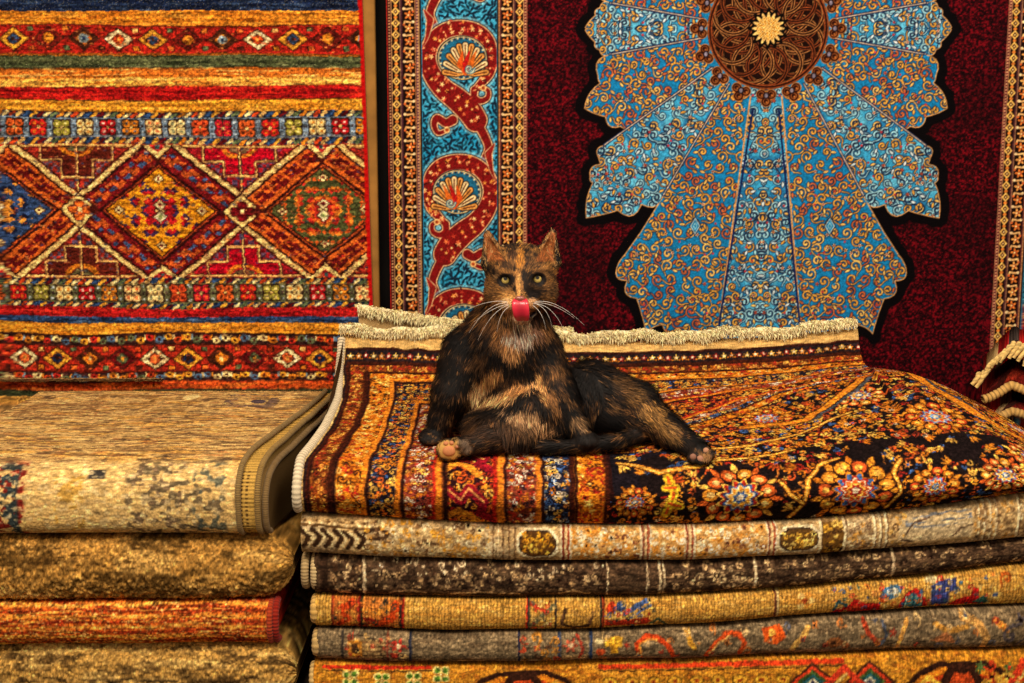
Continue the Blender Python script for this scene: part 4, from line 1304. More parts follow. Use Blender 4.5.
# -- lowest rug: orange gold with green flowers
c = strip(58, (196, 128, 36))
c.mask(sm(fnoise(c.X, c.Y, 12, 4, 5), .5, .7) * .6, (216, 152, 52)); c.mask(sm(fnoise(c.X, c.Y, 8, 2.6, 7), .52, .72) * .7, (150, 80, 24))
c.rect(320, 3, 430, 6, (190, 44, 24)); c.rect(320, 7, 430, 8.4, (60, 40, 20)); c.rect(600, 4, 850, 8, (206, 60, 26)); c.rect(600, 9, 850, 10.5, (70, 44, 20))
for x, y in ((348, 15), (380, 18), (412, 17), (440, 11)):
    for sx in (-1, 1):
        for sy in (-1, 1):
            c.ell(x + sx * 4.2, y + sy * 4.4, 4.4, 4.2, (236, 206, 120)); c.ell(x + sx * 4.0, y + sy * 4.2, 2.9, 2.8, (74, 110, 34))
    c.rect(x - 1, y - 1, x + 1, y + 1, (240, 220, 150))
# dark hexagons with hooked orange crests
for x0 in (455, 900):
    hx = [(x0, 58), (x0 + 6, 34), (x0 + 24, 16), (x0 + 44, 8), (x0 + 92, 8), (x0 + 114, 18), (x0 + 130, 36), (x0 + 136, 58)]
    c.poly(hx, (46, 24, 16)); c.poly([(x0 + 68 + (a - x0 - 68) * .93, 58 + (b - 58) * .90) for a, b in hx], (232, 130, 32)); c.poly([(x0 + 68 + (a - x0 - 68) * .82, 58 + (b - 58) * .78) for a, b in hx], (196, 64, 24))
    c.poly([(x0 + 68 + (a - x0 - 68) * .74, 58 + (b - 58) * .70) for a, b in hx], (232, 140, 36))
    c.poly([(x0 + 56, 10), (x0 + 80, 10), (x0 + 96, 34), (x0 + 84, 58), (x0 + 52, 58), (x0 + 40, 34)], (54, 28, 18)); c.poly([(x0 + 60, 18), (x0 + 76, 18), (x0 + 86, 36), (x0 + 76, 58), (x0 + 58, 58), (x0 + 50, 36)], (196, 70, 28))
    for s_ in (-1, 1):
        c.stroke([(x0 + 68 + s_ * 52, 40), (x0 + 68 + s_ * 34, 22), (x0 + 68 + s_ * 22, 30)], 3, (246, 176, 60)); c.stroke([(x0 + 68 + s_ * 40, 46), (x0 + 68 + s_ * 30, 36)], 2.4, (60, 30, 18))
for k in range(9):
    x = 612 + k * 22
    c.ell(x, 22, 8, 6, (120, 84, 24)); c.ell(x, 22, 6.4, 4.6, (232, 166, 50)); c.ell(x, 22, 2.4, 2, (150, 60, 24)); c.ell(x + 11, 28, 2.5, 2.5, (120, 60, 24))
for x in (800, 858):
    for rr, cc in ((20, (70, 36, 20)), (17, (214, 60, 30)), (13, (60, 84, 40)), (9, (36, 84, 90)), (5, (226, 210, 170)), (2.5, (60, 60, 90))):
        c.dia(x + 18, 26, rr * 1.3, rr, cc)
for a, b in ((830, 850), (1016, 1030)):
    c.stroke([(a - 40, 50), (a, 30), (b, 12), (b + 30, 40)], 3, (214, 60, 34)); c.stroke([(a - 36, 52), (a + 4, 34), (b + 2, 18)], 1.5, (240, 200, 110))
floral(c, 985, 10, 1116, 54, 10, 5.5, [(206, 60, 30), (240, 180, 70), (80, 104, 50), (150, 40, 24)], 9, curls=.3)
floral(c, 592, 30, 800, 56, 9, 4.5, [(226, 150, 40), (140, 70, 24), (206, 84, 30)], 10, curls=.3)
c.A *= (1 - .16 * (np.sin(c.X * 2 * math.pi / 2.9) > .3))[..., None]
c.crunch(.22, 9); c.grain(.14, 6, .34, 3, 1.4)
Xq = Xp + .0135
r6, f6 = folded('folded_rug', c, Xq, zat(4, Xq) - .0011, zat(5, Xq) + .0, -.008, .43, M_WOOL, n=64, seed=6, label='orange gold rug with green four petal flowers, at the very bottom of the pile', group=GR)

CR = (222, 186, 124)
r1m = .0052
for rg, f, off, cl in ((r3, f3, -.0045, (214, 184, 130)), (r3, f3, -.0180, (186, 156, 106))):
    pth = f[0].copy(); pth[:, 0] += off + .0046; pth[:, 1] += .004 + (.003 if off < -.01 else 0)
    m_ = pth.mean(0)
    hh = np.ptp(pth[:, 2]) / 2; pth[:, 2] = m_[2] + (pth[:, 2] - m_[2]) * (hh - .0075) / hh
    edge_binding(rg, pth, .0058, (cl,))
for rg, f, w_, cl in ((r4, f4, .010, (226, 178, 96)), (r5, f5, .010, (206, 168, 104)), (r6, f6, .007, (216, 178, 110))):
    pth = f[0].copy(); pth[:, 0] -= .0015
    m_ = pth.mean(0); hh = np.ptp(pth[:, 2]) / 2; pth[:, 2] = m_[2] + (pth[:, 2] - m_[2]) * (hh - .0082) / hh; pth[:, 1] += .0045
    edge_binding(rg, pth, .0066 if rg is not r6 else .0056, (cl,), .0066)

# ------------------------------------------------------------ the cat's rug --
zb1 = lambda X: np.interp(X, Xp, ZB[0]) + .0014
STN = [  # X, then nine (Y, z): back edge, down the rise, across the top, over the front fold
    (-.290, [(.430, .455), (.370, .409), (.280, .382), (.170, .366), (.080, .358), (.020, .350), (-.012, .326), (-.013, .300), (.012, None)]),
    (.000, [(.430, .447), (.370, .406), (.280, .378), (.170, .362), (.080, .355), (.020, .345), (-.012, .322), (-.013, .296), (.012, None)]),
    (.200, [(.430, .444), (.370, .406), (.280, .380), (.170, .364), (.080, .355), (.020, .345), (-.012, .322), (-.013, .296), (.012, None)]),
    (.420, [(.430, .452), (.385, .412), (.300, .390), (.190, .374), (.090, .362), (.020, .350), (-.012, .327), (-.013, .302), (.012, None)]),
    (.5610, [(.430, .466), (.395, .424), (.310, .410), (.200, .394), (.100, .376), (.025, .358), (-.012, .335), (-.013, .312), (.012, None)]),
    (.5640, [(.400, .375), (.380, .408), (.310, .416), (.200, .398), (.100, .378), (.025, .359), (-.012, .336), (-.013, .312), (.012, None)]),
    (.610, [(.390, .365), (.370, .404), (.305, .4165), (.200, .404), (.100, .383), (.028, .361), (-.012, .338), (-.013, .315), (.012, None)]),
    (.669, [(.370, .345), (.340, .380), (.280, .396), (.190, .392), (.100, .378), (.030, .359), (-.010, .340), (-.012, .322), (.012, None)]),
    (.722, [(.340, .330), (.310, .356), (.250, .370), (.180, .368), (.100, .358), (.035, .347), (-.008, .336), (-.010, .324), (.012, None)]),
    (.771, [(.335, .320), (.290, .334), (.240, .342), (.170, .344), (.100, .340), (.035, .334), (-.004, .328), (-.006, .321), (.012, None)]),
    (.786, [(.325, .318), (.280, .322), (.230, .324), (.170, .325), (.100, .325), (.035, .324), (.004, .322), (.000, .318), (.012, None)]),
]
VCT = np.array([0, 52, 125, 215, 285, 335, 365, 387, 412], float)


def catmull(c, t):
    """c: k x ... control values, t in [0, k-1]."""
    k = np.clip(t.astype(int), 0, len(c) - 2); u = (t - k)[:, None, None] if c.ndim == 3 else (t - k)[:, None]
    a, b, d, e = c[np.maximum(k - 1, 0)], c[k], c[k + 1], c[np.minimum(k + 2, len(c) - 1)]
    return .5 * (2 * b + (d - a) * u + (2 * a - 5 * b + 4 * d - e) * u ** 2 + (3 * b - a - 3 * d + e) * u ** 3)


def rug_ctrl(X):
    xs = np.array([s[0] for s in STN])
    out = np.zeros((9, len(X), 2))
    # smooth blend along the rug except over the flap's cut end
    for k in range(9):
        yv = np.array([s[1][k][0] for s in STN])
        zv = np.array([s[1][k][1] if s[1][k][1] is not None else float(zb1(s[0])) for s in STN])
        out[k, :, 0] = np.interp(X, xs, yv); out[k, :, 1] = np.interp(X, xs, zv)
    out[8, :, 1] = zb1(X)
    return out


X1 = np.concatenate([np.linspace(-.2845, .5608, 860), np.linspace(.5612, .5638, 5), np.linspace(.565, .786, 235)])
ctl = rug_ctrl(X1)
for k in range(8):
    for q in (0, 1):
        i0 = np.searchsorted(X1, .5609)
        a_ = ctl[k, :, q]
        ctl[k, :i0, q] = smooth1(a_[:i0], 45)
        ctl[k, i0 + 5:, q] = smooth1(a_[i0 + 5:], 16)
TV = np.concatenate([np.linspace(0, 1, 40), np.linspace(1, 4.4, 170)[1:], np.linspace(4.4, 8, 120)[1:]])
PR = catmull(ctl, TV).transpose(1, 0, 2)                        # nX x nT x (Y, z)
VV = np.interp(TV, np.arange(9), VCT)
wr = fnoise(X1[:, None] * 1000 + 0 * VV[None], VV[None] + 0 * X1[:, None], 130, 60, 77, 2) - .5
wr2 = np.sin((X1[:, None] * 60) + VV[None] * .05) * .5
fade = (sm(VV, 40, 110) * (1 - sm(VV, 330, 400)))[None, :] * sm(X1, -.28, -.2)[:, None]
PR[..., 1] += wr * .010 * fade + wr2 * .0012 * fade
PR[..., 0] += (fnoise(X1[:, None] * 1000 + 0 * VV[None], VV[None] * 0 + 3 + 0 * X1[:, None], 190, 60, 78, 2) - .5) * .014 * sm(VV, 310, 350)[None]
# left edge swings in toward the back
inset = np.interp(VV, [0, 52, 125, 215, 285, 330, 412], [.012, .014, .022, .018, .010, .002, 0])
XX = X1[:, None] + inset[None] * (1 - sm(X1, -.2845, -.05))[:, None]


def surf_z(X, Y):
    """Height of the cat's rug under a point (top side)."""
    i = np.clip(np.searchsorted(X1, X), 0, len(X1) - 1)
    top = TV < 5.4
    out = np.zeros(np.shape(X))
    it = np.nditer([np.asarray(X, float), np.asarray(Y, float)], flags=['multi_index'])
    for x, y in it:
        ii = min(len(X1) - 1, int(np.searchsorted(X1, float(x))))
        yy, zz_ = PR[ii, top, 0], PR[ii, top, 1]
        out[it.multi_index] = np.interp(float(y), yy[::-1], zz_[::-1])
    return out


R1 = Cv(292, -4, 1112, 418, 1.4, (26, 18, 18))


def paint_catrug():
    C = R1
    C.warp(1.6, 1.6, 16, 16, 3)
    C.X, C.Y = np.round(C.X / 1.3) * 1.3, np.round(C.Y / 1.3) * 1.3
    U, V = C.X, C.Y
    ub = [300, 304, 307, 330, 364, 398, 438, 501, 539, 572, 606, 640]
    vb = [0, 22, 42, 58, 74, 132, 184, 250, 264, 276, 296, 330]
    vv = V + np.maximum(0, U - 640) * .85 * sm(V, 66, 150)
    su = np.interp(U, ub, np.arange(12)); sv = np.interp(vv, vb, np.arange(12))
    s = np.minimum(su, sv)
    s = np.where(sv < 1, np.minimum(sv, .9), s)
    ink = (22, 15, 20)
    ORA, OR2, YEL, WHT, BLU, REDD = (206, 116, 30), (222, 138, 40), (234, 176, 74), (232, 206, 170), (54, 84, 136), (160, 38, 26)
    grounds = [(218, 178, 110), (34, 24, 26), (120, 54, 22), (204, 116, 28), (30, 24, 34), (120, 50, 36), (44, 18, 22), (128, 56, 38), (28, 26, 42), (212, 122, 28), (24, 19, 24)]
    for k, g in enumerate(grounds):
        C.mask(((s >= k) & (s < k + 1)) * 1.0, g)
    b = lambda k: ((s > k + .08) & (s < k + .92)).astype(np.float32)
    # guard with little carnations
    C.clip = b(1)
    for k in range(86):
        u = 300 + k * 9.5
        v0 = 32
        C.ros(u, v0, 4, 5, (REDD, YEL, ORA)[k % 3], WHT, 1.5, .25); C.ell(u + 4.7, v0 + 3, 1.3, 1.3, ORA)
    C.clip = None
    floral(C, 300, 0, 1110, 416, 4.4, 2.8, [YEL, ORA, (226, 150, 60), REDD, (54, 26, 16)], 2, clip=b(2), curls=.5)
    floral(C, 300, 0, 1110, 416, 6.0, 4.0, [(150, 70, 20), REDD, YEL, (236, 190, 100), (64, 30, 16)], 3, clip=b(3), curls=.6)
    floral(C, 300, 0, 1110, 416, 4.8, 3.4, [ORA, YEL, OR2, (206, 90, 34), ORA, BLU, YEL], 4, clip=b(4), curls=.45)
    floral(C, 300, 0, 1110, 416, 4.2, 3.0, [WHT, (240, 220, 190), ORA, REDD, (30, 20, 30), ORA, YEL], 5, clip=b(5), curls=.35)
    floral(C, 300, 0, 1110, 416, 6.0, 4.2, [ORA, YEL, (200, 80, 30), REDD, OR2], 6, clip=b(6), curls=.55)
    floral(C, 300, 0, 1110, 416, 4.2, 3.0, [WHT, (240, 220, 190), ORA, REDD, (30, 20, 30), YEL], 7, clip=b(7), curls=.35)
    floral(C, 300, 0, 1110, 416, 4.8, 3.4, [BLU, (90, 120, 160), YEL, ORA, WHT], 8, clip=b(8), curls=.4)
    floral(C, 300, 0, 1110, 416, 7, 4.4, [(150, 60, 20), REDD, (236, 186, 90), (70, 34, 16)], 9, clip=b(9), curls=.6)
    # ribbon in the main border, front part
    C.clip = ((s > 6.05) & (s < 6.95)).astype(np.float32)
    for y0 in (200, 262, 324, 386):
        C.stroke(np.array([(448, y0 - 16), (462, y0 - 6), (470, y0 - 18), (484, y0 - 2), (480, y0 + 12), (496, y0 + 20)], float), 5.2, (136, 22, 34))
        C.stroke(np.array([(446, y0 + 18), (458, y0 + 8), (470, y0 + 16), (478, y0 + 26)], float), 4.2, OR2)
        C.stroke(np.array([(449, y0 - 16), (462, y0 - 7), (470, y0 - 18), (484, y0 - 3)], float), 1.2, (232, 150, 80))
    for x0 in range(520, 900, 46):
        C.stroke(np.array([(x0, 222), (x0 + 12, 212), (x0 + 22, 226), (x0 + 34, 216)], float), 4.2, (140, 40, 30))
    C.clip = None
    # outlines of the bands
    for k in range(1, 12):
        t = np.abs(s - k)
        wd = .07 if k not in (2, 3) else .12
        C.mask(np.clip(1.6 - t / wd, 0, 1) * (s < 10.6), (222, 124, 34) if k in (4, 5, 6, 7, 8, 11) else (60, 24, 14))
        C.mask(np.clip(1.4 - np.abs(s - k - .12) / .045, 0, 1) * (s < 10.6), (40, 16, 14))
        if k in (6, 7):
            C.mask(np.clip(1.3 - np.abs(s - k + .10) / .04, 0, 1), (170, 34, 24))
    leaves_ = random.Random(31)
    # field: vines, leaves and flower heads on black
    fld = (s > 10.02).astype(np.float32)
    dens = sm(fnoise(U, V, 44, 36, 12, 2), .40, .52)
    plist = [(634, 382, 19), (737, 378, 36), (852, 374, 38), (930, 376, 24), (1000, 366, 24), (700, 236, 24), (790, 208, 28), (900, 180, 28), (850, 96, 22), (960, 262, 32), (1040, 330, 26), (1010, 130, 26), (1060, 220, 24)]
    keepout = np.zeros(U.shape, np.float32)
    for (x, y, r) in plist:
        keepout = np.maximum(keepout, np.clip((r * 1.22 - np.hypot(U - x, V - y)) * 1.0, 0, 1))
    C.clip = fld
    floral(C, 600, 0, 1112, 416, 7.0, 4.6, [ORA, OR2, YEL, (200, 80, 34), ORA, (226, 130, 50), REDD, BLU], 13, clip=fld * (dens > .4) * (1 - .999 * keepout), curls=.5)
    floral(C, 600, 0, 1112, 300, 6.6, 4.4, [ORA, OR2, YEL, (190, 80, 30), (150, 50, 30)], 14, clip=fld * (dens < .6) * (V < 300), curls=.5)
    sets = [[ORA, (196, 70, 30), OR2, (70, 110, 170), YEL, REDD, WHT], [(206, 90, 34), OR2, YEL, BLU, (236, 190, 110), REDD, WHT], [OR2, (206, 84, 34), ORA, REDD, YEL, (60, 96, 150), WHT]]
    for n_, (x, y, r) in enumerate(plist):
        palmette(C, x, y, r, sets[n_ % 3], n_ + 3, 1.5)
    for (x, y) in scatter(leaves_, 610, 20, 1108, 412, 17, 3000):
        if any(math.hypot(x - p_[0], y - p_[1]) < p_[2] * 1.35 for p_ in plist):
            continue
        a = leaves_.uniform(0, 6.28); cc_ = leaves_.choice((ORA, OR2, YEL, (190, 76, 30)))
        for q in (-.5, 0, .5):
            C.leaf(x + math.cos(a + q) * 6, y + math.sin(a + q) * 6, 6.5, 2.2, a + q, (60, 24, 14)); C.leaf(x + math.cos(a + q) * 6, y + math.sin(a + q) * 6, 6.0, 1.6, a + q, cc_)
        C.ros(x, y, 3.2, 5, (REDD, WHT, BLU, YEL)[leaves_.randrange(4)], ink, a)
    for pts in ([(668, 352), (672, 372), (666, 396)], [(664, 366), (674, 366)], [(668, 384), (678, 388)]):
        C.stroke(np.array(pts, float), 4.5, (220, 176, 40)); C.stroke(np.array(pts, float), 1.4, (206, 80, 30))
    for pts, w_ in (([(790, 408), (800, 388), (806, 360), (818, 340), (840, 330)], 2.2), ([(800, 388), (786, 376), (778, 360)], 2), ([(886, 404), (896, 380), (890, 352), (902, 338)], 2),
                    ([(620, 330), (660, 346), (700, 338), (735, 322), (800, 304)], 2.4), ([(700, 300), (760, 286), (820, 262), (880, 222)], 2.2)):
        p = np.array(pts, float)
        C.stroke(p, w_ + 1.2, (56, 24, 14)); C.stroke(p, w_, (224, 142, 40)); C.stroke(p, w_ * .3, (246, 200, 100))
    for pts, w_ in (([(880, 30), (930, 52), (968, 104), (978, 170), (1012, 240), (1070, 280), (1110, 290)], 7.5), ([(760, 232), (830, 226), (900, 150), (935, 80)], 4.5)):
        p = np.array(pts, float)
        C.stroke(p + np.array([9, 2]), w_ * .55, (70, 74, 80)); C.stroke(p, w_ + 1.6, (44, 20, 16)); C.stroke(p, w_, (220, 130, 34))
        for k in range(len(p) - 1):
            for t in np.linspace(0, 1, 6):
                q = p[k] * (1 - t) + p[k + 1] * t
                C.ros(q[0], q[1], w_ * .5, 5, (170, 60, 24), YEL)
    C.clip = None
    C.crunch(.24, 18, 2.2, 2.0)
    # woven end under the fringe
    e = (sv < 1)
    C.mask(e * 1.0, (214, 172, 104)); C.mask(e * (np.sin(U * 2.6) > .4) * .35, (176, 130, 66))
    C.grain(.16, 14, .30, 7, 1.8)


paint_catrug()
nX, nT = len(X1), len(TV)
ringP = np.zeros((nX, nT + 3, 3)); ringC = np.zeros((nX, nT + 3, 3), np.float32)
ringP[:, :nT, 0] = XX; ringP[:, :nT, 1:] = PR
ringC[:, :nT] = R1.sample(uu(X1)[:, None] + 0 * VV[None], VV[None] + 0 * X1[:, None])
zbb = zb1(X1)
y0_ = ctl[0, :, 0]
for k, (yy, zz_) in enumerate((((.10 + 0 * X1), zbb), ((y0_ * .7 + .01), zbb), ((y0_ + .004), np.maximum(zbb, np.minimum(zbb + .01, ctl[0, :, 1] - .004))))):
    ringP[:, nT + k] = np.stack([X1, yy, zz_], 1); ringC[:, nT + k] = c3((60, 40, 24))
r1 = solid('folded_rug', ringP, ringC, M_WOOL, (70, 48, 28), .0006, 9, None, (.2, .2, .3))
tag(r1, 'black and orange flowered rug with cream fringe that the cat sits on', 'rug', GR)

# white overcast edge down its left side
pth = np.stack([XX[0], PR[0, :, 0], PR[0, :, 1]], 1)[6:-3].copy()
pth[:, 0] -= .004
pth[:, 2] = np.maximum(pth[:, 2], zb1(XA) + .0078)
edge_binding(r1, pth, .0068, ((232, 212, 176),), .0062)['label'] = 'white overcast edge'


def add_fringe(parent, line, n, length, seed, out=(0, -.7, .25), spread=1.5, roll=.0055, colr=(255, 236, 186), name='fringe'):
    """Tufted cotton fringe along a line of points."""
    rng = np.random.RandomState(seed)
    L = np.asarray(line, float)
    B = Bag()
    d = np.r_[0, np.cumsum(np.linalg.norm(np.diff(L, axis=0), axis=1))]
    at = lambda s: np.stack([np.interp(s, d, L[:, i]) for i in range(3)], 1)
    m = int(d[-1] / .003)
    cl = at(np.linspace(0, d[-1], m))
    V, Q = tube(cl + (rng.rand(m, 3) - .5) * .0025, roll * (.75 + .5 * vnoise(np.arange(m), 0 * np.arange(m), 4, 1, seed)), 8)
    cc = c3(colr)[None] * (.8 + .3 * rng.rand(len(V), 1))
    B.add(V, Q, cc)
    s = rng.rand(n) * d[-1]
    tuft = (vnoise(s * 1000, s * 0, 7, 1, seed + 1) - .5)
    th = rng.rand(n) * 2 * math.pi
    root = at(s) + np.stack([0 * th, np.cos(th), np.sin(th)], 1) * roll * .7
    dr = np.stack([(rng.rand(n) - .5) * 1.3 + tuft * 1.2, np.cos(th) * .8 + out[1] + (rng.rand(n) - .5) * spread, np.sin(th) * .8 + out[2] + (rng.rand(n) - .5) * spread], 1)
    dr /= np.linalg.norm(dr, axis=1, keepdims=True)
    ln = length * (.45 + .75 * rng.rand(n)) * (1 + tuft * .8)
    col = c3(colr)[None] * (.72 + .42 * rng.rand(n, 1)) * np.array([1, .985, .95])[None]
    up = np.tile(np.array([0, -.75, .65]), (n, 1)) + (rng.rand(n, 3) - .5)
    V, Q, T, C_ = strands(root, dr, ln, 0.0021 + .0008 * rng.rand(n), up, col, 3, np.array([0, -.10, -.55])[None] * np.ones((n, 1)))
    B.add(V, Q, C_, T)
    Vv = [v - np.asarray(parent.location)[None] for v in B.V]
    B.V = Vv
    o = B.build(name, M_FRINGE, parent)
    o['label'] = 'fluffy cream cotton fringe'
    return o


# front fringe along the flap's top, second end folded behind it at the left
i1 = np.searchsorted(X1, .5606)
line = np.stack([XX[:i1:8, 0], PR[:i1:8, 0, 0] - .004, PR[:i1:8, 0, 1] + .011], 1)
line[:, 2] += .003 * np.sin(line[:, 0] * 40) + .002 * np.sin(line[:, 0] * 95)
line = np.vstack([line[0] + np.array([-.006, 0, .001]), line])
add_fringe(r1, line, 10000, .0085, 3)
Xr = np.linspace(-.252, .10, 90)
zr0, zr1 = .452, W(0, 0, 0)[2] * 0 + np.interp(Xr, [-.252, -.20, -.12, .10], [.492, .482, .470, .452])
yr = .462 + .004 * np.sin(Xr * 25)
prof = np.zeros((len(Xr), 8, 3)); pc = np.zeros((len(Xr), 8, 3), np.float32)
for k, (dy, t) in enumerate(((0, 0), (-.003, .3), (-.003, .6), (0, 1), (.006, 1.02), (.010, .6), (.010, .3), (.006, 0))):
    prof[:, k] = np.stack([Xr, yr + dy, .36 + (zr1 - .36) * t], 1)
    pc[:, k] = c3((46, 30, 20)) if t < .9 else c3((210, 170, 110))
Bp = prof - np.asarray(r1.location)
rear = solid('rear_end', Bp, pc, M_WOOL, (60, 40, 24), .0004, 4, r1)
line2 = np.stack([Xr, yr - .003, zr1 + .004], 1)
add_fringe(r1, line2, 4500, .0085, 5)

# ---------------------------------------------------------- left-hand pile --
GL = 'folded carpets in the low pile at the side'
XL = -.80


def uL(X):
    return (np.asarray(X)) / S1 + 512


def shag(name, x_end, zt, zb, Yf, C, seed, label, disp, rnd, mat=M_WOOL, knot=.0010, nx=560, n=64, cap=(110, 80, 40), D=.03, yback=.5):
    X = np.linspace(XL, x_end, nx)
    global uu
    keep = uu
    uu = uL
    o, f = folded(name, C, X, np.full(nx, zt), np.full(nx, zb), Yf, yback, mat, n, seed, knot, D, disp, 2.6, rnd, cap, label, GL)
    uu = keep
    return o, f


def blot(H, ground, lt, dk, seed, sx=46, sy=16):
    c = Cv(-90, 0, 310, H, 1.5, ground)
    c.mask(sm(fnoise(c.X, c.Y, sx * .9, sy * .8, seed + 9), .50, .64) * .8, lt)
    dkn = fnoise(c.X, c.Y, sx, sy, seed) * .6 + fnoise(c.X, c.Y, 9, 5, seed + 21) * .4
    c.mask(sm(dkn, .50, .60) * .9, dk)
    c.mask(sm(fnoise(c.X, c.Y, 6, 3, seed + 4), .55, .75) * .5, dk); c.mask(sm(fnoise(c.X, c.Y, 4, 2.5, seed + 6), .58, .78) * .55, lt)
    return c


c = blot(72, (182, 132, 62), (220, 170, 92), (92, 64, 28), 3, 60, 20)
for k in range(26):
    rr = random.Random(k)
    c.ell(rr.uniform(20, 140), rr.uniform(8, 34), rr.uniform(2, 5), rr.uniform(1, 2.2), (70, 46, 20), 0, .7)
c.crunch(.20, 2); c.grain(.14, 2, .34, 3, 2)
l2, _ = shag('folded_carpet', -.2985, .2525, .1625, -.018, c, 3, 'thick olive gold shaggy folded carpet under the beige printed carpet', .0030, .05)
c = Cv(-90, 0, 310, 46, 1.5, (190, 88, 30))
for k in range(9):
    y = 3 + k * 5.2
    c.mask(np.clip(1.9 - np.abs(c.Y - y), 0, 1) * (.45 + .5 * fnoise(c.X, c.Y, 20, 40, k)), (120, 34, 16) if k % 2 else (226, 146, 52))
c.mask(sm(fnoise(c.X, c.Y, 26, 1.6, 3), .54, .68) * .8, (232, 160, 64)); c.mask(sm(fnoise(c.X, c.Y, 22, 1.8, 8), .56, .7) * .8, (112, 30, 16))
c.mask(sm(fnoise(c.X, c.Y, 3, 1.6, 5), .62, .75) * .6, (238, 190, 110))
c.mask(np.clip((c.X - 268) * .8, 0, 1), (150, 36, 18))
c.crunch(.36, 3); c.grain(.14, 4, .3, 5, 1.2)
l3, f3l = shag('folded_carpet', -.3215, .1610, .1000, -.022, c, 4, 'rust orange ribbed folded carpet with a dark red bound end', .0006, .012, M_WOOL, .0005, 640, 56, (120, 30, 16), .026)
pth = f3l[-1].copy(); pth[:, 0] += .001
m_ = pth.mean(0); pth[:, 2] = m_[2] + (f3l[-30][:, 2] - f3l[-30].mean(0)[2]) * .90; pth[:, 1] = f3l[-30][:, 1] + .004
edge_binding(l3, pth, .0050, ((150, 34, 18),), .0046)
pth = pth.copy(); pth[:, 0] -= .0075; pth[:, 1] -= .0035
edge_binding(l3, pth, .0042, ((176, 60, 26),), .0046)
c = blot(90, (190, 144, 72), (226, 182, 104), (86, 62, 32), 13, 60, 14)
for k in range(30):
    rr = random.Random(k)
    x = rr.uniform(-60, 260)
    c.ell(x, 44 + rr.uniform(-4, 4), rr.uniform(4, 11), rr.uniform(.8, 1.8), (44, 30, 18), rr.uniform(-.2, .2), .75)
c.crunch(.20, 4); c.grain(.14, 7, .34, 3, 2)
l4, _ = shag('folded_carpet', -.2985, .0985, .0010, -.016, c, 5, 'beige shaggy carpet with dark blotches at the bottom of the left pile', .0030, .045)

# the topmost: beige distressed carpet, its edges fanned at one side
LT = Cv(-96, -4, 262, 500, 1.35, (208, 166, 100))


def paint_beige():
    C = LT
    X, Y = C.X, C.Y
    C.mask(sm(fnoise(X, Y, 34, 9, 2), .5, .66) * .7, (226, 184, 114)); C.mask(sm(fnoise(X, Y, 44, 10, 5), .56, .70) * .6, (214, 150, 62))
    C.mask(sm(fnoise(X, Y, 26, 4.5, 8), .54, .66) * .85, (124, 92, 58)); C.mask(sm(fnoise(X, Y, 12, 3.0, 9), .60, .72) * .8, (84, 62, 46))
    C.mask(sm(fnoise(X, Y, 20, 3.5, 19), .66, .76) * .5, (176, 96, 50))
    fr = sm(Y, 392, 412)
    C.mask(fr * .75, (226, 186, 116))
    # motifs worn into the top
    for (x, y, w_, h_, cc) in ((196, 80, 30, 40, (96, 76, 72)), (100, 110, 26, 44, (150, 110, 60)), (40, 70, 34, 30, (140, 100, 54)), (-20, 140, 40, 40, (140, 100, 60))):
        ring = np.abs(np.maximum(np.abs(X - x) / w_, np.abs(Y - y) / h_) - .85) < .22
        C.mask(ring * sm(fnoise(X, Y, 10, 4, int(w_)), .38, .56) * .8, cc)
    C.ell(204, 84, 9, 14, (84, 70, 74)); C.ell(118, 60, 10, 20, (232, 200, 130))
    b = lambda a, e: np.clip(np.minimum(X - a, e - X) * .3, 0, 1)
    n1 = fnoise(X, Y, 9, 6, 31, 2); n2 = fnoise(X, Y, 8, 7, 35, 2)
    C.mask(fr * b(2, 34) * sm(n1, .46, .56), (122, 34, 26)); C.mask(fr * b(4, 28) * sm(n2, .52, .60), (50, 58, 58))
    C.mask(fr * b(60, 92) * sm(n2, .56, .64) * (Y > 420), (196, 150, 70)); C.mask(fr * b(92, 112) * (np.abs(Y - 418) < 5), (60, 54, 50))
    C.mask(fr * b(130, 232) * sm(n1, .57, .66) * .8, (82, 70, 54)); C.mask(fr * b(196, 232) * sm(n2, .54, .62) * .8, (66, 74, 68)); C.mask(fr * b(136, 190) * sm(fnoise(X, Y, 7, 6, 40, 2), .56, .64), (120, 96, 70))
    C.mask(fr * sm(fnoise(X, Y, 5, 3, 44, 2), .58, .7) * .6, (240, 210, 150))
    C.crunch(.13, 5, 3.4, 1.5); C.grain(.12, 6, .34, 7, 1.4)


paint_beige()


def lprof(off, zdrop):
    """(Y, z) control of the topmost carpet, moved inward by off."""
    return np.array([(.515, .345), (.40, .347), (.25, .351), (.12, .356), (.05, .356), (.0 + off * .5, .350), (-.028 + off, .328), (-.033 + off, .298), (-.026 + off, .268), (-.004 + off, .2558)]) - np.array([0, 1]) * np.array([zdrop] * 6 + [zdrop * .8, zdrop * .5, zdrop * .1, -.0] )[:, None]


VLT = np.array([0, 105, 215, 315, 370, 405, 430, 452, 474, 494], float)


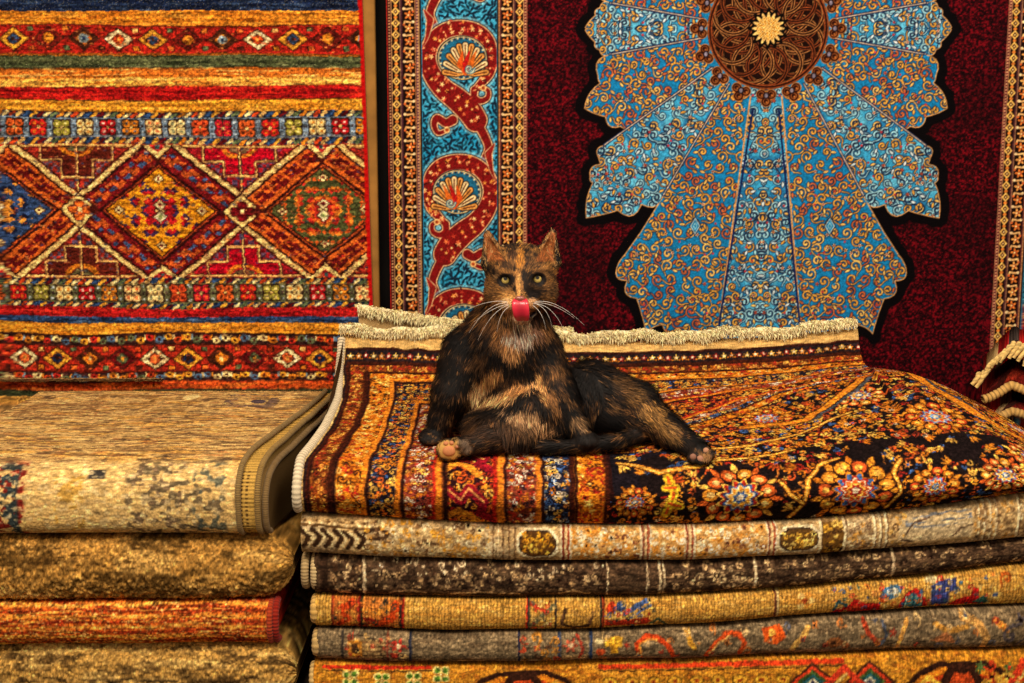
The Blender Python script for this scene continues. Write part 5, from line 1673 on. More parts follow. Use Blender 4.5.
def lsheet(name, C, xr_front, xr_back, xl, off, zdrop, nx, parent, colfun, seed, cap, lift=0.0):
    cp = lprof(off, zdrop)
    tv = np.concatenate([np.linspace(0, 4, 130), np.linspace(4, 9, 110)[1:]])
    pr = catmull(cp, tv)
    v = np.interp(tv, np.arange(10), VLT)
    u = np.linspace(0, 1, nx)
    xr = np.interp(pr[:, 0], [-.03, .05, .25, .5], [xr_front, xr_front + .004, (xr_front + xr_back) / 2 + .002, xr_back])
    x_l = np.full(len(tv), xl) if np.ndim(xl) == 0 else np.interp(pr[:, 0], [-.03, .05, .25, .5], [xl[0], xl[0] + .004, (xl[0] + xl[1]) / 2 + .002, xl[1]])
    X = x_l[None] + (xr - x_l)[None] * u[:, None]
    Y = pr[None, :, 0] + 0 * X; Z = pr[None, :, 1] + 0 * X
    Z = Z + (fnoise(X * 1000, Y * 1000, 120, 120, 3, 2) - .5) * .007 * sm(Y, .0, .08) * (1 - sm(Y, .45, .53))
    Y = Y + .004 * np.sin(X * 9) * (1 - sm(Y, 0, .1))
    n2 = 2
    P = np.zeros((nx, len(tv) + n2, 3)); cc = np.zeros((nx, len(tv) + n2, 3), np.float32)
    P[:, :len(tv)] = np.stack([X, Y, Z], -1)
    cc[:, :len(tv)] = colfun(X, v[None] + 0 * X)
    for k, (yy, dz) in enumerate(((.2, 0), (.51, 0))):
        P[:, len(tv) + k] = np.stack([X[:, 0], 0 * u + yy, 0 * u + .2560 + dz], 1); cc[:, len(tv) + k] = c3((90, 64, 34))
    loc = np.zeros(3) if parent is None else np.asarray(parent.location)
    o = solid(name, P - loc, cc, M_WOOL, cap, .0006, seed, parent, (-.5, .2, .256) if parent is None else None)
    return o, P[:, :len(tv)]


l1, fl = lsheet('folded_carpet', LT, -.3635, -.318, XL, 0, 0, 470, None, lambda X, v: LT.sample(uL(X), v), 3, (120, 90, 50))
tag(l1, 'beige distressed printed carpet on top of the left pile, edges fanned', 'carpet', GL)
for o_ in (l2, l3, l4):
    o_['category'] = 'carpet'


def band_col(X, v):
    rel = (X - X[0:1]) / (X[-1:] - X[0:1] + 1e-9)
    c_ = np.zeros(X.shape + (3,), np.float32) + c3((204, 160, 78))
    c_ = c_ * (1 - .30 * ((np.sin(v * 1.5) > .5) & (rel > .05))[..., None])
    for q_ in (.3, .55):
        dk = (np.sin(v * 1.5) > -.1) & (np.abs(rel - q_) < .07) & (v > 410)
        c_[dk] = c3((86, 62, 32))
    return c_


xf, xb = -.3625, -.317
lb, fb = lsheet('edge_band', None, xf + .024, xb + .012, (xf - .006, xb - .006), .004, .004, 26, l1, band_col, 5, (150, 120, 66))
lb['label'] = 'flat yellow woven edge band'
lc, fc_ = lsheet('under_layer', None, xf + .033, xb + .019, (xf + .016, xb + .006), .010, .017, 14, l1, lambda X, v: np.zeros(X.shape + (3,), np.float32) + c3((150, 118, 70)), 6, (100, 76, 44))
for fr_, cl, r_ in ((fl, (140, 112, 66), .0040), (fb, (150, 118, 64), .0042), (fc_, (128, 100, 60), .0045)):
    pth = fr_[-1].copy()
    pth[:, 0] += .0015
    edge_binding(l1, pth[:-4] + np.array([0, -.0005, .0012]), r_, (cl,), .0030)

# ------------------------------------------- folded kilims at the far right --
GK = 'fringed kilims stacked by the wall at the edge'


def kilim(name, zc, xl, peak, slope, thick, Yf, cols, seed, label, fr_col, fr_len, roll=0, nx=150):
    X = np.linspace(xl, .93, nx)
    hgt = zc - slope * np.maximum(0, peak - X) - slope * .55 * np.maximum(0, X - peak)
    hgt = smooth1(hgt, 5)
    n = 22
    th = np.linspace(math.pi / 2, -math.pi / 2, n)
    P = np.zeros((nx, n + 3, 3)); cc = np.zeros((nx, n + 3, 3), np.float32)
    R = np.random.RandomState(seed)
    wob = .004 * np.sin(X * 60 + seed)
    thick = thick * np.sqrt(np.clip((X - xl) / .03, .06, 1))
    for k in range(n + 3):
        if k == 0:
            y, z = .50 + 0 * X, hgt + thick / 2
        elif k <= n:
            y, z = Yf + wob + .012 * (1 - np.cos(th[k - 1])), hgt + thick / 2 * np.sin(th[k - 1])
        else:
            y, z = (Yf + .06 + 0 * X, hgt - thick / 2) if k == n + 1 else (.50 + 0 * X, hgt - thick / 2)
        P[:, k] = np.stack([X + (y - Yf) * .34, y, z], 1)
        band = np.floor((X * 1000 + k * 1.5) / 17).astype(int) % len(cols)
        cc[:, k] = np.clip(np.array([c3(cols[b]) for b in band]) * (.55 + .9 * fnoise(X * 1000, 0 * X + k * 9, 6, 9, seed + 3))[:, None] * (.7 + .6 * R.rand(nx, 1)), 0, 1)
    o = solid(name, P, cc, M_WOOL, (104, 26, 20), .0010, seed, None, (.8, .42, float(hgt.min() - .03)))
    tag(o, label, 'kilim', GK)
    if roll:
        q = np.stack([X, np.full(nx, Yf - .002) + wob, hgt - thick * .46], 1)
        edge_binding(o, q, .0072, (fr_col,), .007, 'fringe')
        return o
    # soft twisted tassels falling over the front fold
    B = Bag()
    x = xl - .004
    while x < .925:
        z = float(np.interp(x, X, hgt + thick * .40))
        m = 12
        t = np.linspace(0, 1, m)
        ln_ = fr_len * (.7 + .6 * R.rand())
        q = np.stack([x - t * .016 + .002 * np.sin(t * 5 + x * 900), Yf - .004 - .009 * np.sin(t * 2.0), z - t ** 1.25 * ln_ + .005 * np.sin(t * 3.1)], 1)
        V, Q = tube(q, .0042 * (1 - .25 * t ** 3) * (1 + .10 * np.sin(t * 26)), 8)
        B.add(V - np.asarray(o.location)[None], Q, np.clip(c3(fr_col)[None] * (.72 + .42 * R.rand(len(V), 1)), 0, 1))
        x += .0062 + .003 * R.rand()
    B.build('fringe', M_FRINGE, o)
    return o


kilim('folded_kilim', .3480, .752, .800, .50, .016, .374, [(110, 30, 24), (170, 34, 26), (150, 120, 80), (60, 30, 24)], 4, 'lowest of the fringed kilims by the wall, partly hidden behind the pile', (206, 160, 90), .014, 1)
kilim('folded_kilim', .3990, .746, .792, .72, .028, .362, [(110, 28, 22), (80, 22, 18), (54, 20, 16), (130, 40, 26)], 5, 'dark red kilim with a cream rolled edge, middle of the stack by the wall', (220, 172, 96), .013, 1)
kilim('folded_kilim', .4480, .742, .790, .95, .024, .352, [(170, 26, 24), (186, 36, 28), (206, 170, 110), (150, 22, 22), (60, 50, 46), (176, 30, 26)], 6, 'bright red kilim with long cream tassels, topmost of the stack by the wall', (236, 196, 118), .020)
# --------------------------------------------------------------------- cat --
def cp(px, py, Y):
    return W(px, py, Y)


PRIM = []                                     # (kind, a, b, ra, rb, blend, flow, region)


def cap_(a, ra, b, rb, k=9, flow=None, reg='body'):
    A, B = cp(*a), cp(*b)
    m = mpp((a[2] + b[2]) / 2)
    PRIM.append(('c', A, B, ra * m, rb * m, k * m, flow, reg))


def ell_(c, r, k=9, flow=None, reg='body', tilt=0.0):
    A = cp(*c); m = mpp(c[2])
    PRIM.append(('e', A, np.array(r) * m, tilt, 0, k * m, flow, reg))


# trunk
cap_((508, 336, .150), 41, (514, 385, .165), 50, 14)
ell_((527, 405, .135), (52, 42, 46), 14)
ell_((503, 352, .150), (48, 42, 44), 14)
ell_((516, 352, .108), (27, 34, 18), 16)                      # chest ruff
ell_((532, 412, .085), (36, 26, 26), 10)
ell_((474, 408, .145), (26, 30, 26), 10)                      # belly
cap_((519, 303, .116), 27, (511, 334, .132), 36, 14)          # neck
# fore limbs
cap_((466, 352, .135), 25, (452, 392, .112), 19, 10, None, 'arm')
cap_((452, 392, .112), 18, (438, 428, .108), 11.5, 7, None, 'arm')
ell_((431, 437, .098), (13, 8, 14), 6, None, 'paw')
ell_((424, 440, .086), (4.5, 4, 5), 3, None, 'paw'); ell_((431, 442, .082), (4.5, 4, 5), 3, None, 'paw'); ell_((438, 441, .085), (4.5, 4, 5), 3, None, 'paw')
cap_((541, 352, .125), 22, (558, 393, .092), 17, 10, None, 'arm')
cap_((558, 393, .092), 16.5, (577, 428, .068), 10.5, 7, None, 'arm')
ell_((586, 439, .056), (12, 8.5, 13), 6, None, 'paw')
ell_((580, 443, .046), (4.5, 4, 5), 3, None, 'paw'); ell_((588, 444, .043), (4.5, 4, 5), 3, None, 'paw'); ell_((595, 442, .047), (4.5, 4, 5), 3, None, 'paw')
# near thigh folded toward the viewer, foot sole showing
ell_((508, 428, .085), (44, 24, 34), 9, None, 'thigh')
cap_((548, 428, .095), 26, (495, 436, .062), 19, 9, None, 'thigh')
cap_((500, 440, .055), 13, (462, 447, .035), 9, 7, None, 'leg')
ell_((449, 450, .030), (13.5, 12.5, 9), 5, None, 'paw')
for (x, y) in ((458, 442), (465, 445), (468, 451)):
    ell_((x, y, .026), (6.2, 5.6, 7), 4, None, 'paw')
# far hind limb stretched out to the side
ell_((588, 398, .150), (36, 34, 36), 12, None, 'thigh')
cap_((590, 388, .150), 27, (634, 404, .118), 22, 10, None, 'thigh')
cap_((634, 404, .118), 21, (668, 431, .072), 16, 9, None, 'leg')
cap_((668, 431, .072), 15, (694, 449, .038), 12, 7, None, 'leg')
ell_((699, 452, .028), (12, 10, 12), 5, None, 'paw')
for (x, y, r) in ((692, 458, 5.5), (699, 461, 5.5), (707, 459, 5.5), (711, 454, 5)):
    ell_((x, y, .014), (r, r * .9, 8), 3.5, None, 'paw')
cap_((600, 412, .13), 22, (640, 425, .09), 12, 9, None, 'thigh')
# tail curled along the rug
TAIL = [(612, 428, .120), (640, 434, .085), (620, 441, .062), (580, 446, .052), (545, 447, .048)]
for k in range(len(TAIL) - 1):
    cap_(TAIL[k], 9.5 - k, TAIL[k + 1], 9 - k, 4, None, 'tail')
# head
ell_((521, 281, .095), (34, 32, 33), 9, None, 'head')
ell_((520, 266, .098), (31, 22, 30), 9, None, 'head')
ell_((503, 294, .092), (18, 15, 21), 8, None, 'head'); ell_((539, 294, .092), (17.5, 15, 21), 8, None, 'head')
cap_((520, 277, .062), 8.5, (520, 296, .046), 7.5, 6, None, 'face')
ell_((512.5, 303.5, .050), (11, 8.5, 10), 4, None, 'face'); ell_((529, 303.5, .050), (11, 8.5, 10), 4, None, 'face')
ell_((522, 317, .056), (10.5, 7.5, 10), 5, None, 'face')
ell_((505, 271, .070), (10, 6, 8), 5, None, 'face'); ell_((537.5, 270, .070), (10, 6, 8), 5, None, 'face')
# ears (outer shells, hollowed below)
EARS = [((496, 262, .098), 13.5, (487.5, 234, .104), 3.4), ((546, 261, .098), 13.5, (552.5, 232.5, .104), 3.4)]
for a, ra, b, rb in EARS:
    cap_(a, ra, b, rb, 5, None, 'ear')
    for (dx, f) in ((-9.5, .9), (9.5, .9)):
        cap_((a[0] + dx, a[1] + 2, a[2]), 6, (b[0], b[1] + 1, b[2]), 2, 4, None, 'ear')


def prim_d(p, P):
    if p[0] == 'c':
        A, B, ra, rb = p[1], p[2], p[3], p[4]
        ab = B - A
        t = np.clip(((P - A) @ ab) / (ab @ ab), 0, 1)
        return np.linalg.norm(P - A - t[..., None] * ab, axis=-1) - (ra + (rb - ra) * t)
    A, r = p[1], p[2]
    q = (P - A)
    q = np.stack([q[..., 0] / r[0], q[..., 2] / r[1], q[..., 1] / r[2]], -1)
    k0 = np.linalg.norm(q, axis=-1)
    return (k0 - 1) * r.min() * np.where(k0 < 1, 1, .9) if False else (k0 - 1) * (r.min() * .5 + r.mean() * .5)


def smin(a, b, k):
    h = np.clip(.5 + .5 * (b - a) / k, 0, 1)
    return b + (a - b) * h - k * h * (1 - h)


def cat_sdf(P):
    D = np.full(P.shape[:-1], .3, np.float64)
    for p in PRIM:
        if p[7] == 'ear':
            continue
        D = smin(D, prim_d(p, P), p[5])
    E = np.full(P.shape[:-1], .3)
    for p in PRIM:
        if p[7] == 'ear':
            E = smin(E, prim_d(p, P), p[5])
    for a, ra, b, rb in EARS:                 # the cup of the ear opens forward
        A, B = cp(a[0], a[1] + 1, a[2] - .011), cp(b[0] * .86 + a[0] * .14, b[1] + 5, b[2] - .0065)
        m = mpp(a[2])
        ab = B - A
        t = np.clip(((P - A) @ ab) / (ab @ ab), 0, 1)
        cut = np.linalg.norm((P - A - t[..., None] * ab), axis=-1) - (ra * .80 * (1 - t) + 1.6 * t) * m
        E = np.maximum(E, -cut)
        # flatten the back of the shell
        E = np.maximum(E, (P[..., 1] - (a[2] + .010)))
    D = smin(D, E, 5 * mpp(.1))
    for (x, y) in ((505.5, 280.5), (537.5, 279.5)):     # eye hollows
        c = cp(x, y, .058)
        D = -smin(-D, np.linalg.norm((P - c) * np.array([1, 1.0, 1.15]), axis=-1) - 5.4 * mpp(.06), 3.5 * mpp(.06))
    return D


def surface_nets(F, org, h):
    S = F < 0
    nx, ny, nz = F.shape
    off = [(i, j, k) for i in (0, 1) for j in (0, 1) for k in (0, 1)]
    cnt = sum(S[i:nx - 1 + i, j:ny - 1 + j, k:nz - 1 + k].astype(np.int8) for i, j, k in off)
    act = np.argwhere((cnt > 0) & (cnt < 8))
    idx = -np.ones((nx - 1, ny - 1, nz - 1), np.int64)
    idx[act[:, 0], act[:, 1], act[:, 2]] = np.arange(len(act))
    acc = np.zeros((len(act), 3)); n = np.zeros(len(act))
    for a in off:
        for ax in range(3):
            if a[ax] == 0:
                b = list(a); b[ax] = 1
                fa = F[act[:, 0] + a[0], act[:, 1] + a[1], act[:, 2] + a[2]]
                fb = F[act[:, 0] + b[0], act[:, 1] + b[1], act[:, 2] + b[2]]
                m = (fa < 0) != (fb < 0)
                t = np.where(m, fa / np.where(m, fa - fb, 1), 0)
                p = np.tile(np.array(a, float), (len(act), 1)); p[:, ax] += t
                acc[m] += p[m]; n[m] += 1
    V = org + (act + acc / n[:, None]) * h
    Q = []
    for ax in range(3):
        o1, o2 = [(1, 2), (2, 0), (0, 1)][ax]
        sl0 = [slice(None)] * 3; sl1 = [slice(None)] * 3
        sl0[ax] = slice(0, -1); sl1[ax] = slice(1, None)
        ch = S[tuple(sl0)] != S[tuple(sl1)]
        e = np.argwhere(ch)
        ok = (e[:, o1] > 0) & (e[:, o2] > 0) & (e[:, o1] < F.shape[o1] - 1) & (e[:, o2] < F.shape[o2] - 1)
        e = e[ok]
        d1 = np.zeros(3, int); d1[o1] = 1
        d2 = np.zeros(3, int); d2[o2] = 1
        g = lambda q: idx[q[:, 0], q[:, 1], q[:, 2]]
        q = np.stack([g(e - d1 - d2), g(e - d2), g(e), g(e - d1)], 1)
        inside = S[e[:, 0], e[:, 1], e[:, 2]]
        q[~inside] = q[~inside][:, ::-1]
        Q.append(q)
    return V, np.vstack(Q)


ch = .0023
lo, hi = np.array([-.155, -.05, .325]), np.array([.305, .275, .68])
gx = [np.arange(lo[i], hi[i], ch) for i in range(3)]
G = np.stack(np.meshgrid(*gx, indexing='ij'), -1)
FD = np.empty(G.shape[:3], np.float32)
for i in range(0, G.shape[0], 24):
    FD[i:i + 24] = cat_sdf(G[i:i + 24])
# the animal rests on the rug: its underside takes the rug's shape
sx_, sy_ = np.meshgrid(gx[0][::6], gx[1][::6], indexing='ij')
sz_ = surf_z(sx_, sy_)
xi = np.clip((G[:, 0, 0, 0] - gx[0][0]) / (ch * 6), 0, sz_.shape[0] - 1.001); yi = np.clip((G[0, :, 0, 1] - gx[1][0]) / (ch * 6), 0, sz_.shape[1] - 1.001)
a_, b_ = xi.astype(int)[:, None], yi.astype(int)[None]
u_, v_ = (xi - xi.astype(int))[:, None], (yi - yi.astype(int))[None]
SZ = (sz_[a_, b_] * (1 - u_) + sz_[a_ + 1, b_] * u_) * (1 - v_) + (sz_[a_, b_ + 1] * (1 - u_) + sz_[a_ + 1, b_ + 1] * u_) * v_
FD = np.maximum(FD, (SZ + .0026)[:, :, None] - G[..., 2])
CV_, CQ = surface_nets(FD, lo, ch)
# keep the largest connected body only
GRD = np.stack(np.gradient(FD, ch), -1)
del G


def tri_sample(F, P):
    q = (P - lo) / ch
    q = np.clip(q, 0, np.array(F.shape[:3]) - 1.001)
    i = q.astype(int); f = q - i
    o = 0
    for a in (0, 1):
        for b in (0, 1):
            for c in (0, 1):
                w = (f[:, 0] if a else 1 - f[:, 0]) * (f[:, 1] if b else 1 - f[:, 1]) * (f[:, 2] if c else 1 - f[:, 2])
                val = F[i[:, 0] + a, i[:, 1] + b, i[:, 2] + c]
                o = o + (w[:, None] * val if val.ndim == 2 else w * val)
    return o


# light smoothing of the net
for it in range(2):
    acc = np.zeros_like(CV_); n = np.zeros(len(CV_))
    for a, b in ((0, 1), (1, 2), (2, 3), (3, 0)):
        np.add.at(acc, CQ[:, a], CV_[CQ[:, b]]); np.add.at(n, CQ[:, a], 1)
        np.add.at(acc, CQ[:, b], CV_[CQ[:, a]]); np.add.at(n, CQ[:, b], 1)
    CV_ = CV_ * .5 + .5 * acc / n[:, None]


def coat(P, jit=0.0, rng=None):
    """Tortoiseshell markings over the body (by place on the animal)."""
    px, py = project(P)
    X, Y, Z = P[:, 0] * 1000, P[:, 1] * 1000, P[:, 2] * 1000
    n1 = fnoise(X + Y * .6, Z - Y * .4, 17, 13, 61, 3); n2 = fnoise(X - Y * .5, Z + Y * .5, 8, 7, 65, 2); n3 = fnoise(X + Y * .3, Z + Y * .2, 4.5, 4, 69, 2)
    if rng is not None:
        n2 = n2 + (rng.rand(len(P)) - .5) * jit
    col = np.zeros((len(P), 3)) + c3((20, 14, 12))

    def mix(m, c):
        nonlocal col
        col = col + (c3(c) - col) * np.clip(m, 0, 1)[:, None]
    mix(sm(n1, .48, .66) * .7, (50, 32, 22))
    mix(sm(n2, .58, .72) * sm(n1, .42, .58) * .75, (124, 82, 44))
    mix(sm(n3, .68, .78) * .6, (150, 104, 58))
    face_ = (px > 478) & (px < 566) & (py < 326)
    mix(face_ * sm(n3, .46, .60) * .75, (140, 94, 48)); mix(face_ * sm(n2, .56, .68) * .6, (178, 122, 62))
    mix(sm(n2, .42, .28) * .7, (12, 9, 9))
    BL = [  # px, py, rx, ry, angle, colour, strength
        (505, 262, 14, 10, 0, (132, 84, 38), .4), (533, 264, 12, 9, 0, (110, 68, 32), .3), (506, 290, 7, 5, 0, (196, 150, 100), .6), (520, 260, 5, 12, 0, (206, 132, 46), .8), (518.5, 284, 2.8, 15, 0, (220, 156, 84), .9), (513, 256, 7, 5, 0, (60, 36, 20), .8),
        (492, 292, 12, 12, 0, (146, 100, 54), .6), (550, 292, 9, 13, 0, (140, 96, 54), .55), (505, 300, 10, 6, 0, (176, 122, 70), .9), (509, 296, 8, 6, 0, (214, 150, 80), .8), (533, 291, 10, 11, 0, (30, 21, 18), .95), (526, 284, 4.5, 12, 0, (34, 24, 20), .9),
        (505, 283, 13, 4.5, 0, (170, 118, 66), .55), (540, 285, 12, 5, 0, (150, 104, 60), .5), (505, 272, 9, 3.5, 0, (160, 108, 56), .6), (539, 271, 9, 3.5, 0, (150, 100, 52), .6),
        (530, 304, 10, 5, 0, (196, 140, 92), .6), (511, 312, 9, 6, 0, (216, 160, 112), .9), (500, 303, 9, 5, 0, (190, 138, 84), .7), (536, 315, 8, 7, 0, (60, 36, 30), .7), 
(532, 330, 14, 9, .3, (206, 150, 118), .8), (511, 347, 14, 10, .7, (202, 140, 84), .95), (506, 333, 12, 9, .9, (196, 132, 76), .85), (545, 332, 8, 9, 0, (170, 116, 66), .7), (492, 322, 9, 8, 0, (130, 84, 46), .7), (500, 338, 10, 6, .9, (190, 126, 70), .7),
        (482, 384, 25, 7.5, -.98, (226, 170, 118), 1.0), (490, 374, 14, 8, -.7, (196, 132, 74), .9), (504, 395, 32, 7.5, -.35, (228, 168, 108), 1.0), (515, 388, 16, 7, -.3, (196, 132, 72), .9),
        (541, 386, 6.5, 18, -.35, (214, 150, 88), .95), (552, 398, 6, 15, -.3, (170, 114, 62), .8), (556, 372, 8, 8, 0, (140, 94, 50), .7), (528, 418, 24, 9, .2, (216, 162, 112), .95), (520, 428, 26, 8, .2, (120, 84, 52), .8), (548, 428, 12, 8, .3, (180, 128, 84), .7),
        (480, 360, 9, 12, 0, (110, 72, 40), .6), (490, 430, 26, 14, 0, (72, 48, 32), .7), (470, 428, 12, 5, -.2, (110, 76, 48), .6), (578, 421, 8, 8, 0, (150, 112, 74), .85), (583, 430, 5, 6, 0, (176, 136, 96), .7),
        (449, 450, 14, 12, 0, (206, 156, 82), 1.0), (465, 447, 8, 9, 0, (120, 96, 76), .8),
        (632, 396, 12, 10, .5, (132, 92, 46), .8), (641, 404, 3, 12, .6, (40, 26, 18), .8), (650, 413, 15, 13, .6, (168, 120, 62), .95), (660, 424, 12, 10, .6, (140, 100, 52), .9), (672, 433, 10, 9, .6, (150, 108, 58), .8), (620, 385, 14, 8, .5, (96, 66, 36), .8), (582, 384, 20, 16, 0, (18, 13, 12), .9), (612, 408, 4, 12, -.5, (150, 106, 58), .6), (606, 420, 22, 12, 0, (16, 11, 11), .9), (590, 440, 40, 9, 0, (22, 15, 13), .8),
        (688, 450, 9, 8, 0, (36, 26, 22), .85), (508, 304, 9, 5.5, 0, (226, 174, 116), .95), (532, 301, 6, 3.5, 0, (196, 146, 100), .8), (498, 278, 5, 4, 0, (196, 146, 92), .6), (546, 277, 5, 4, 0, (186, 136, 84), .6), (519, 335, 15, 8, 0, (240, 192, 164), 1.0), (521, 320, 10, 6, 0, (232, 178, 140), .95), (706, 456, 8, 7, 0, (176, 126, 76), .8), (693, 457, 5, 5, 0, (60, 42, 34), .7),
    ]
    for (x, y, rx, ry, an, c, s_) in BL:
        dx, dy = px - x, py - y
        ca, sa = math.cos(an), math.sin(an)
        u, v = (dx * ca + dy * sa) / rx, (-dx * sa + dy * ca) / ry
        d = np.sqrt(u * u + v * v)
        front = sm(P[:, 1], .215, .17)
        mix(sm(d + (n2 - .5) * .9 + (n3 - .5) * .4, 1.08, .72) * s_ * front, c)
    # dark rims of the eyes
    for (x, y) in ((505.5, 280.5), (537.5, 279.5)):
        d = np.hypot((px - x) / 1.25, py - y)
        mix(sm(d, 8.0, 6.8) * (P[:, 1] < .09), (24, 15, 12))
    # inside of the ears
    for (x, y, tx, ty) in ((496, 262, 486, 236), (545, 261, 553.5, 235)):
        t = np.clip(((px - x) * (tx - x) + (py - y) * (ty - y)) / ((tx - x) ** 2 + (ty - y) ** 2), 0, 1.0)
        d = np.hypot(px - x - t * (tx - x), py - y - t * (ty - y))
        mix(sm(d, 9.5 * (1 - .72 * t) + 1, 6.5 * (1 - .72 * t)) * (py < 262) * sm(P[:, 1], .112, .106), (150, 84, 40))
    return np.clip(col, 0, 1)


px_, py_ = project(CV_)
ccol = coat(CV_)
cat_loc = np.array([0.03, .10, .355])
body = mesh('cat', CV_, CQ, M_FUR, ccol, True, None, tuple(cat_loc))
tag(body, 'tortoiseshell cat sitting on the rug pile licking its nose', 'cat')

# ---- fur: short tapering hairs combed along the body
rngf = np.random.RandomState(21)
tris = np.vstack([CQ[:, [0, 1, 2]], CQ[:, [0, 2, 3]]])
A_, B_, C_ = CV_[tris[:, 0]], CV_[tris[:, 1]], CV_[tris[:, 2]]
ar = np.linalg.norm(np.cross(B_ - A_, C_ - A_), axis=1)
cen = (A_ + B_ + C_) / 3
# spend the hairs where they can be seen: on the sides and front, not under the belly
wgt = ar * np.where(cen[:, 1] < .2, 1.0, .5)
NF = 90000
pick = rngf.choice(len(tris), NF, p=wgt / wgt.sum())
r1_, r2_ = rngf.rand(NF, 1), rngf.rand(NF, 1)
sw = r1_ + r2_ > 1
r1_, r2_ = np.where(sw, 1 - r1_, r1_), np.where(sw, 1 - r2_, r2_)
root = A_[pick] + (B_[pick] - A_[pick]) * r1_ + (C_[pick] - A_[pick]) * r2_
nrm = tri_sample(GRD, root); nrm /= np.linalg.norm(nrm, axis=1, keepdims=True) + 1e-9
# region of each hair and its lie
dist = np.stack([prim_d(p, root) for p in PRIM], 1)
near = dist.argmin(1)
regs = np.array([p[7] for p in PRIM])[near]
flow = np.zeros((NF, 3)) + np.array([0, .0, -1.0])
for k, p in enumerate(PRIM):
    m = near == k
    if p[0] == 'c' and p[7] in ('arm', 'leg', 'thigh', 'tail'):
        d = p[2] - p[1]; flow[m] = d / np.linalg.norm(d)
head_c = cp(520, 296, .045)
mh = np.isin(regs, ('head', 'face'))
fh = root[mh] - head_c; fh[:, 1] *= .6
flow[mh] = fh / (np.linalg.norm(fh, axis=1, keepdims=True) + 1e-6)
me_ = regs == 'ear'
flow[me_] = np.array([0, 0, 1.0])
mp_ = regs == 'paw'
flow[mp_] = np.array([0, -.8, -.5])
pxr, pyr = project(root)
# chest fan
mc = (regs == 'body') & (pyr < 365)
flow[mc] += np.stack([(pxr[mc] - 515) / 60, 0 * pxr[mc] - .2, 0 * pxr[mc]], 1)
flow += (fnoise(root[:, 0] * 1000, root[:, 2] * 1000, 14, 14, 91, 2)[:, None] - .5) * np.array([1.0, .4, .5])
tang = flow - (flow * nrm).sum(1, keepdims=True) * nrm
tang /= np.linalg.norm(tang, axis=1, keepdims=True) + 1e-6
lift = np.select([regs == 'face', regs == 'head', regs == 'paw', regs == 'ear'], [.18, .25, .2, .2], .36)[:, None]
hd = tang + nrm * (lift + .18 * rngf.rand(NF, 1)) + (rngf.rand(NF, 3) - .5) * .35
hd /= np.linalg.norm(hd, axis=1, keepdims=True)
ln = np.select([regs == 'face', regs == 'head', regs == 'paw', regs == 'ear', regs == 'arm', regs == 'thigh', regs == 'leg'], [.0032, .0058, .0035, .0034, .0095, .0145, .0115], .0130)
ln = ln * (.55 + .8 * rngf.rand(NF))
keep = np.ones(NF, bool)
for (x, y) in ((505.5, 280.5), (537.5, 279.5)):
    keep &= ~((np.hypot((pxr - x) / 1.2, pyr - y) < 7.4) & (root[:, 1] < .09))
keep &= ~((np.hypot((pxr - 449), pyr - 450) < 10.5) & (root[:, 1] < .035))
sz0 = SZ[np.clip(((root[:, 0] - lo[0]) / ch).astype(int), 0, SZ.shape[0] - 1), np.clip(((root[:, 1] - lo[1]) / ch).astype(int), 0, SZ.shape[1] - 1)]
keep &= root[:, 2] > sz0 + .0050
# hairs stop short of the rug
tip = root + hd * ln[:, None]
low = tip[:, 2] < sz0 + .0055
hd[low, 2] = np.abs(hd[low, 2]) * .05 + .02
hc = coat(root, .34, rngf)
hc = np.clip(hc * (.55 + .95 * rngf.rand(NF, 1) ** 1.5), 0, 1)
ei = (regs == 'ear') & (rngf.rand(NF) < .22) & (root[:, 1] < .104)
hc[ei] = c3((206, 158, 96)) * (.7 + .4 * rngf.rand(ei.sum(), 1))
ln[ei] *= 1.4
tipcol = hc
V, Q, T, Cc = strands(root[keep], hd[keep], ln[keep], np.select([np.isin(regs[keep], ('face', 'head', 'paw', 'ear'))], [.0007], .00095) * (.7 + .6 * rngf.rand(keep.sum())), nrm[keep], hc[keep], 3, np.array([0, 0, -.12])[None] * np.ones((keep.sum(), 1)))
fur = mesh('fur', V - cat_loc, Q, M_FUR, Cc, True, body, None, T)
tag(fur, kind='stuff')
vn = np.repeat(nrm[keep], 7, 0)
if np.isfinite(vn).all():
    fur.data.normals_split_custom_set_from_vertices(vn.tolist())


def march(px, py, y0=-.02, y1=.2):
    """Depth at which the line of sight through a point of the face meets the body."""
    ys = np.linspace(y0, y1, 500)
    P = np.array([W(px, py, y) for y in ys])
    d = cat_sdf(P)
    k = np.argmax(d < 0)
    return ys[k] if d[k] < 0 else .06


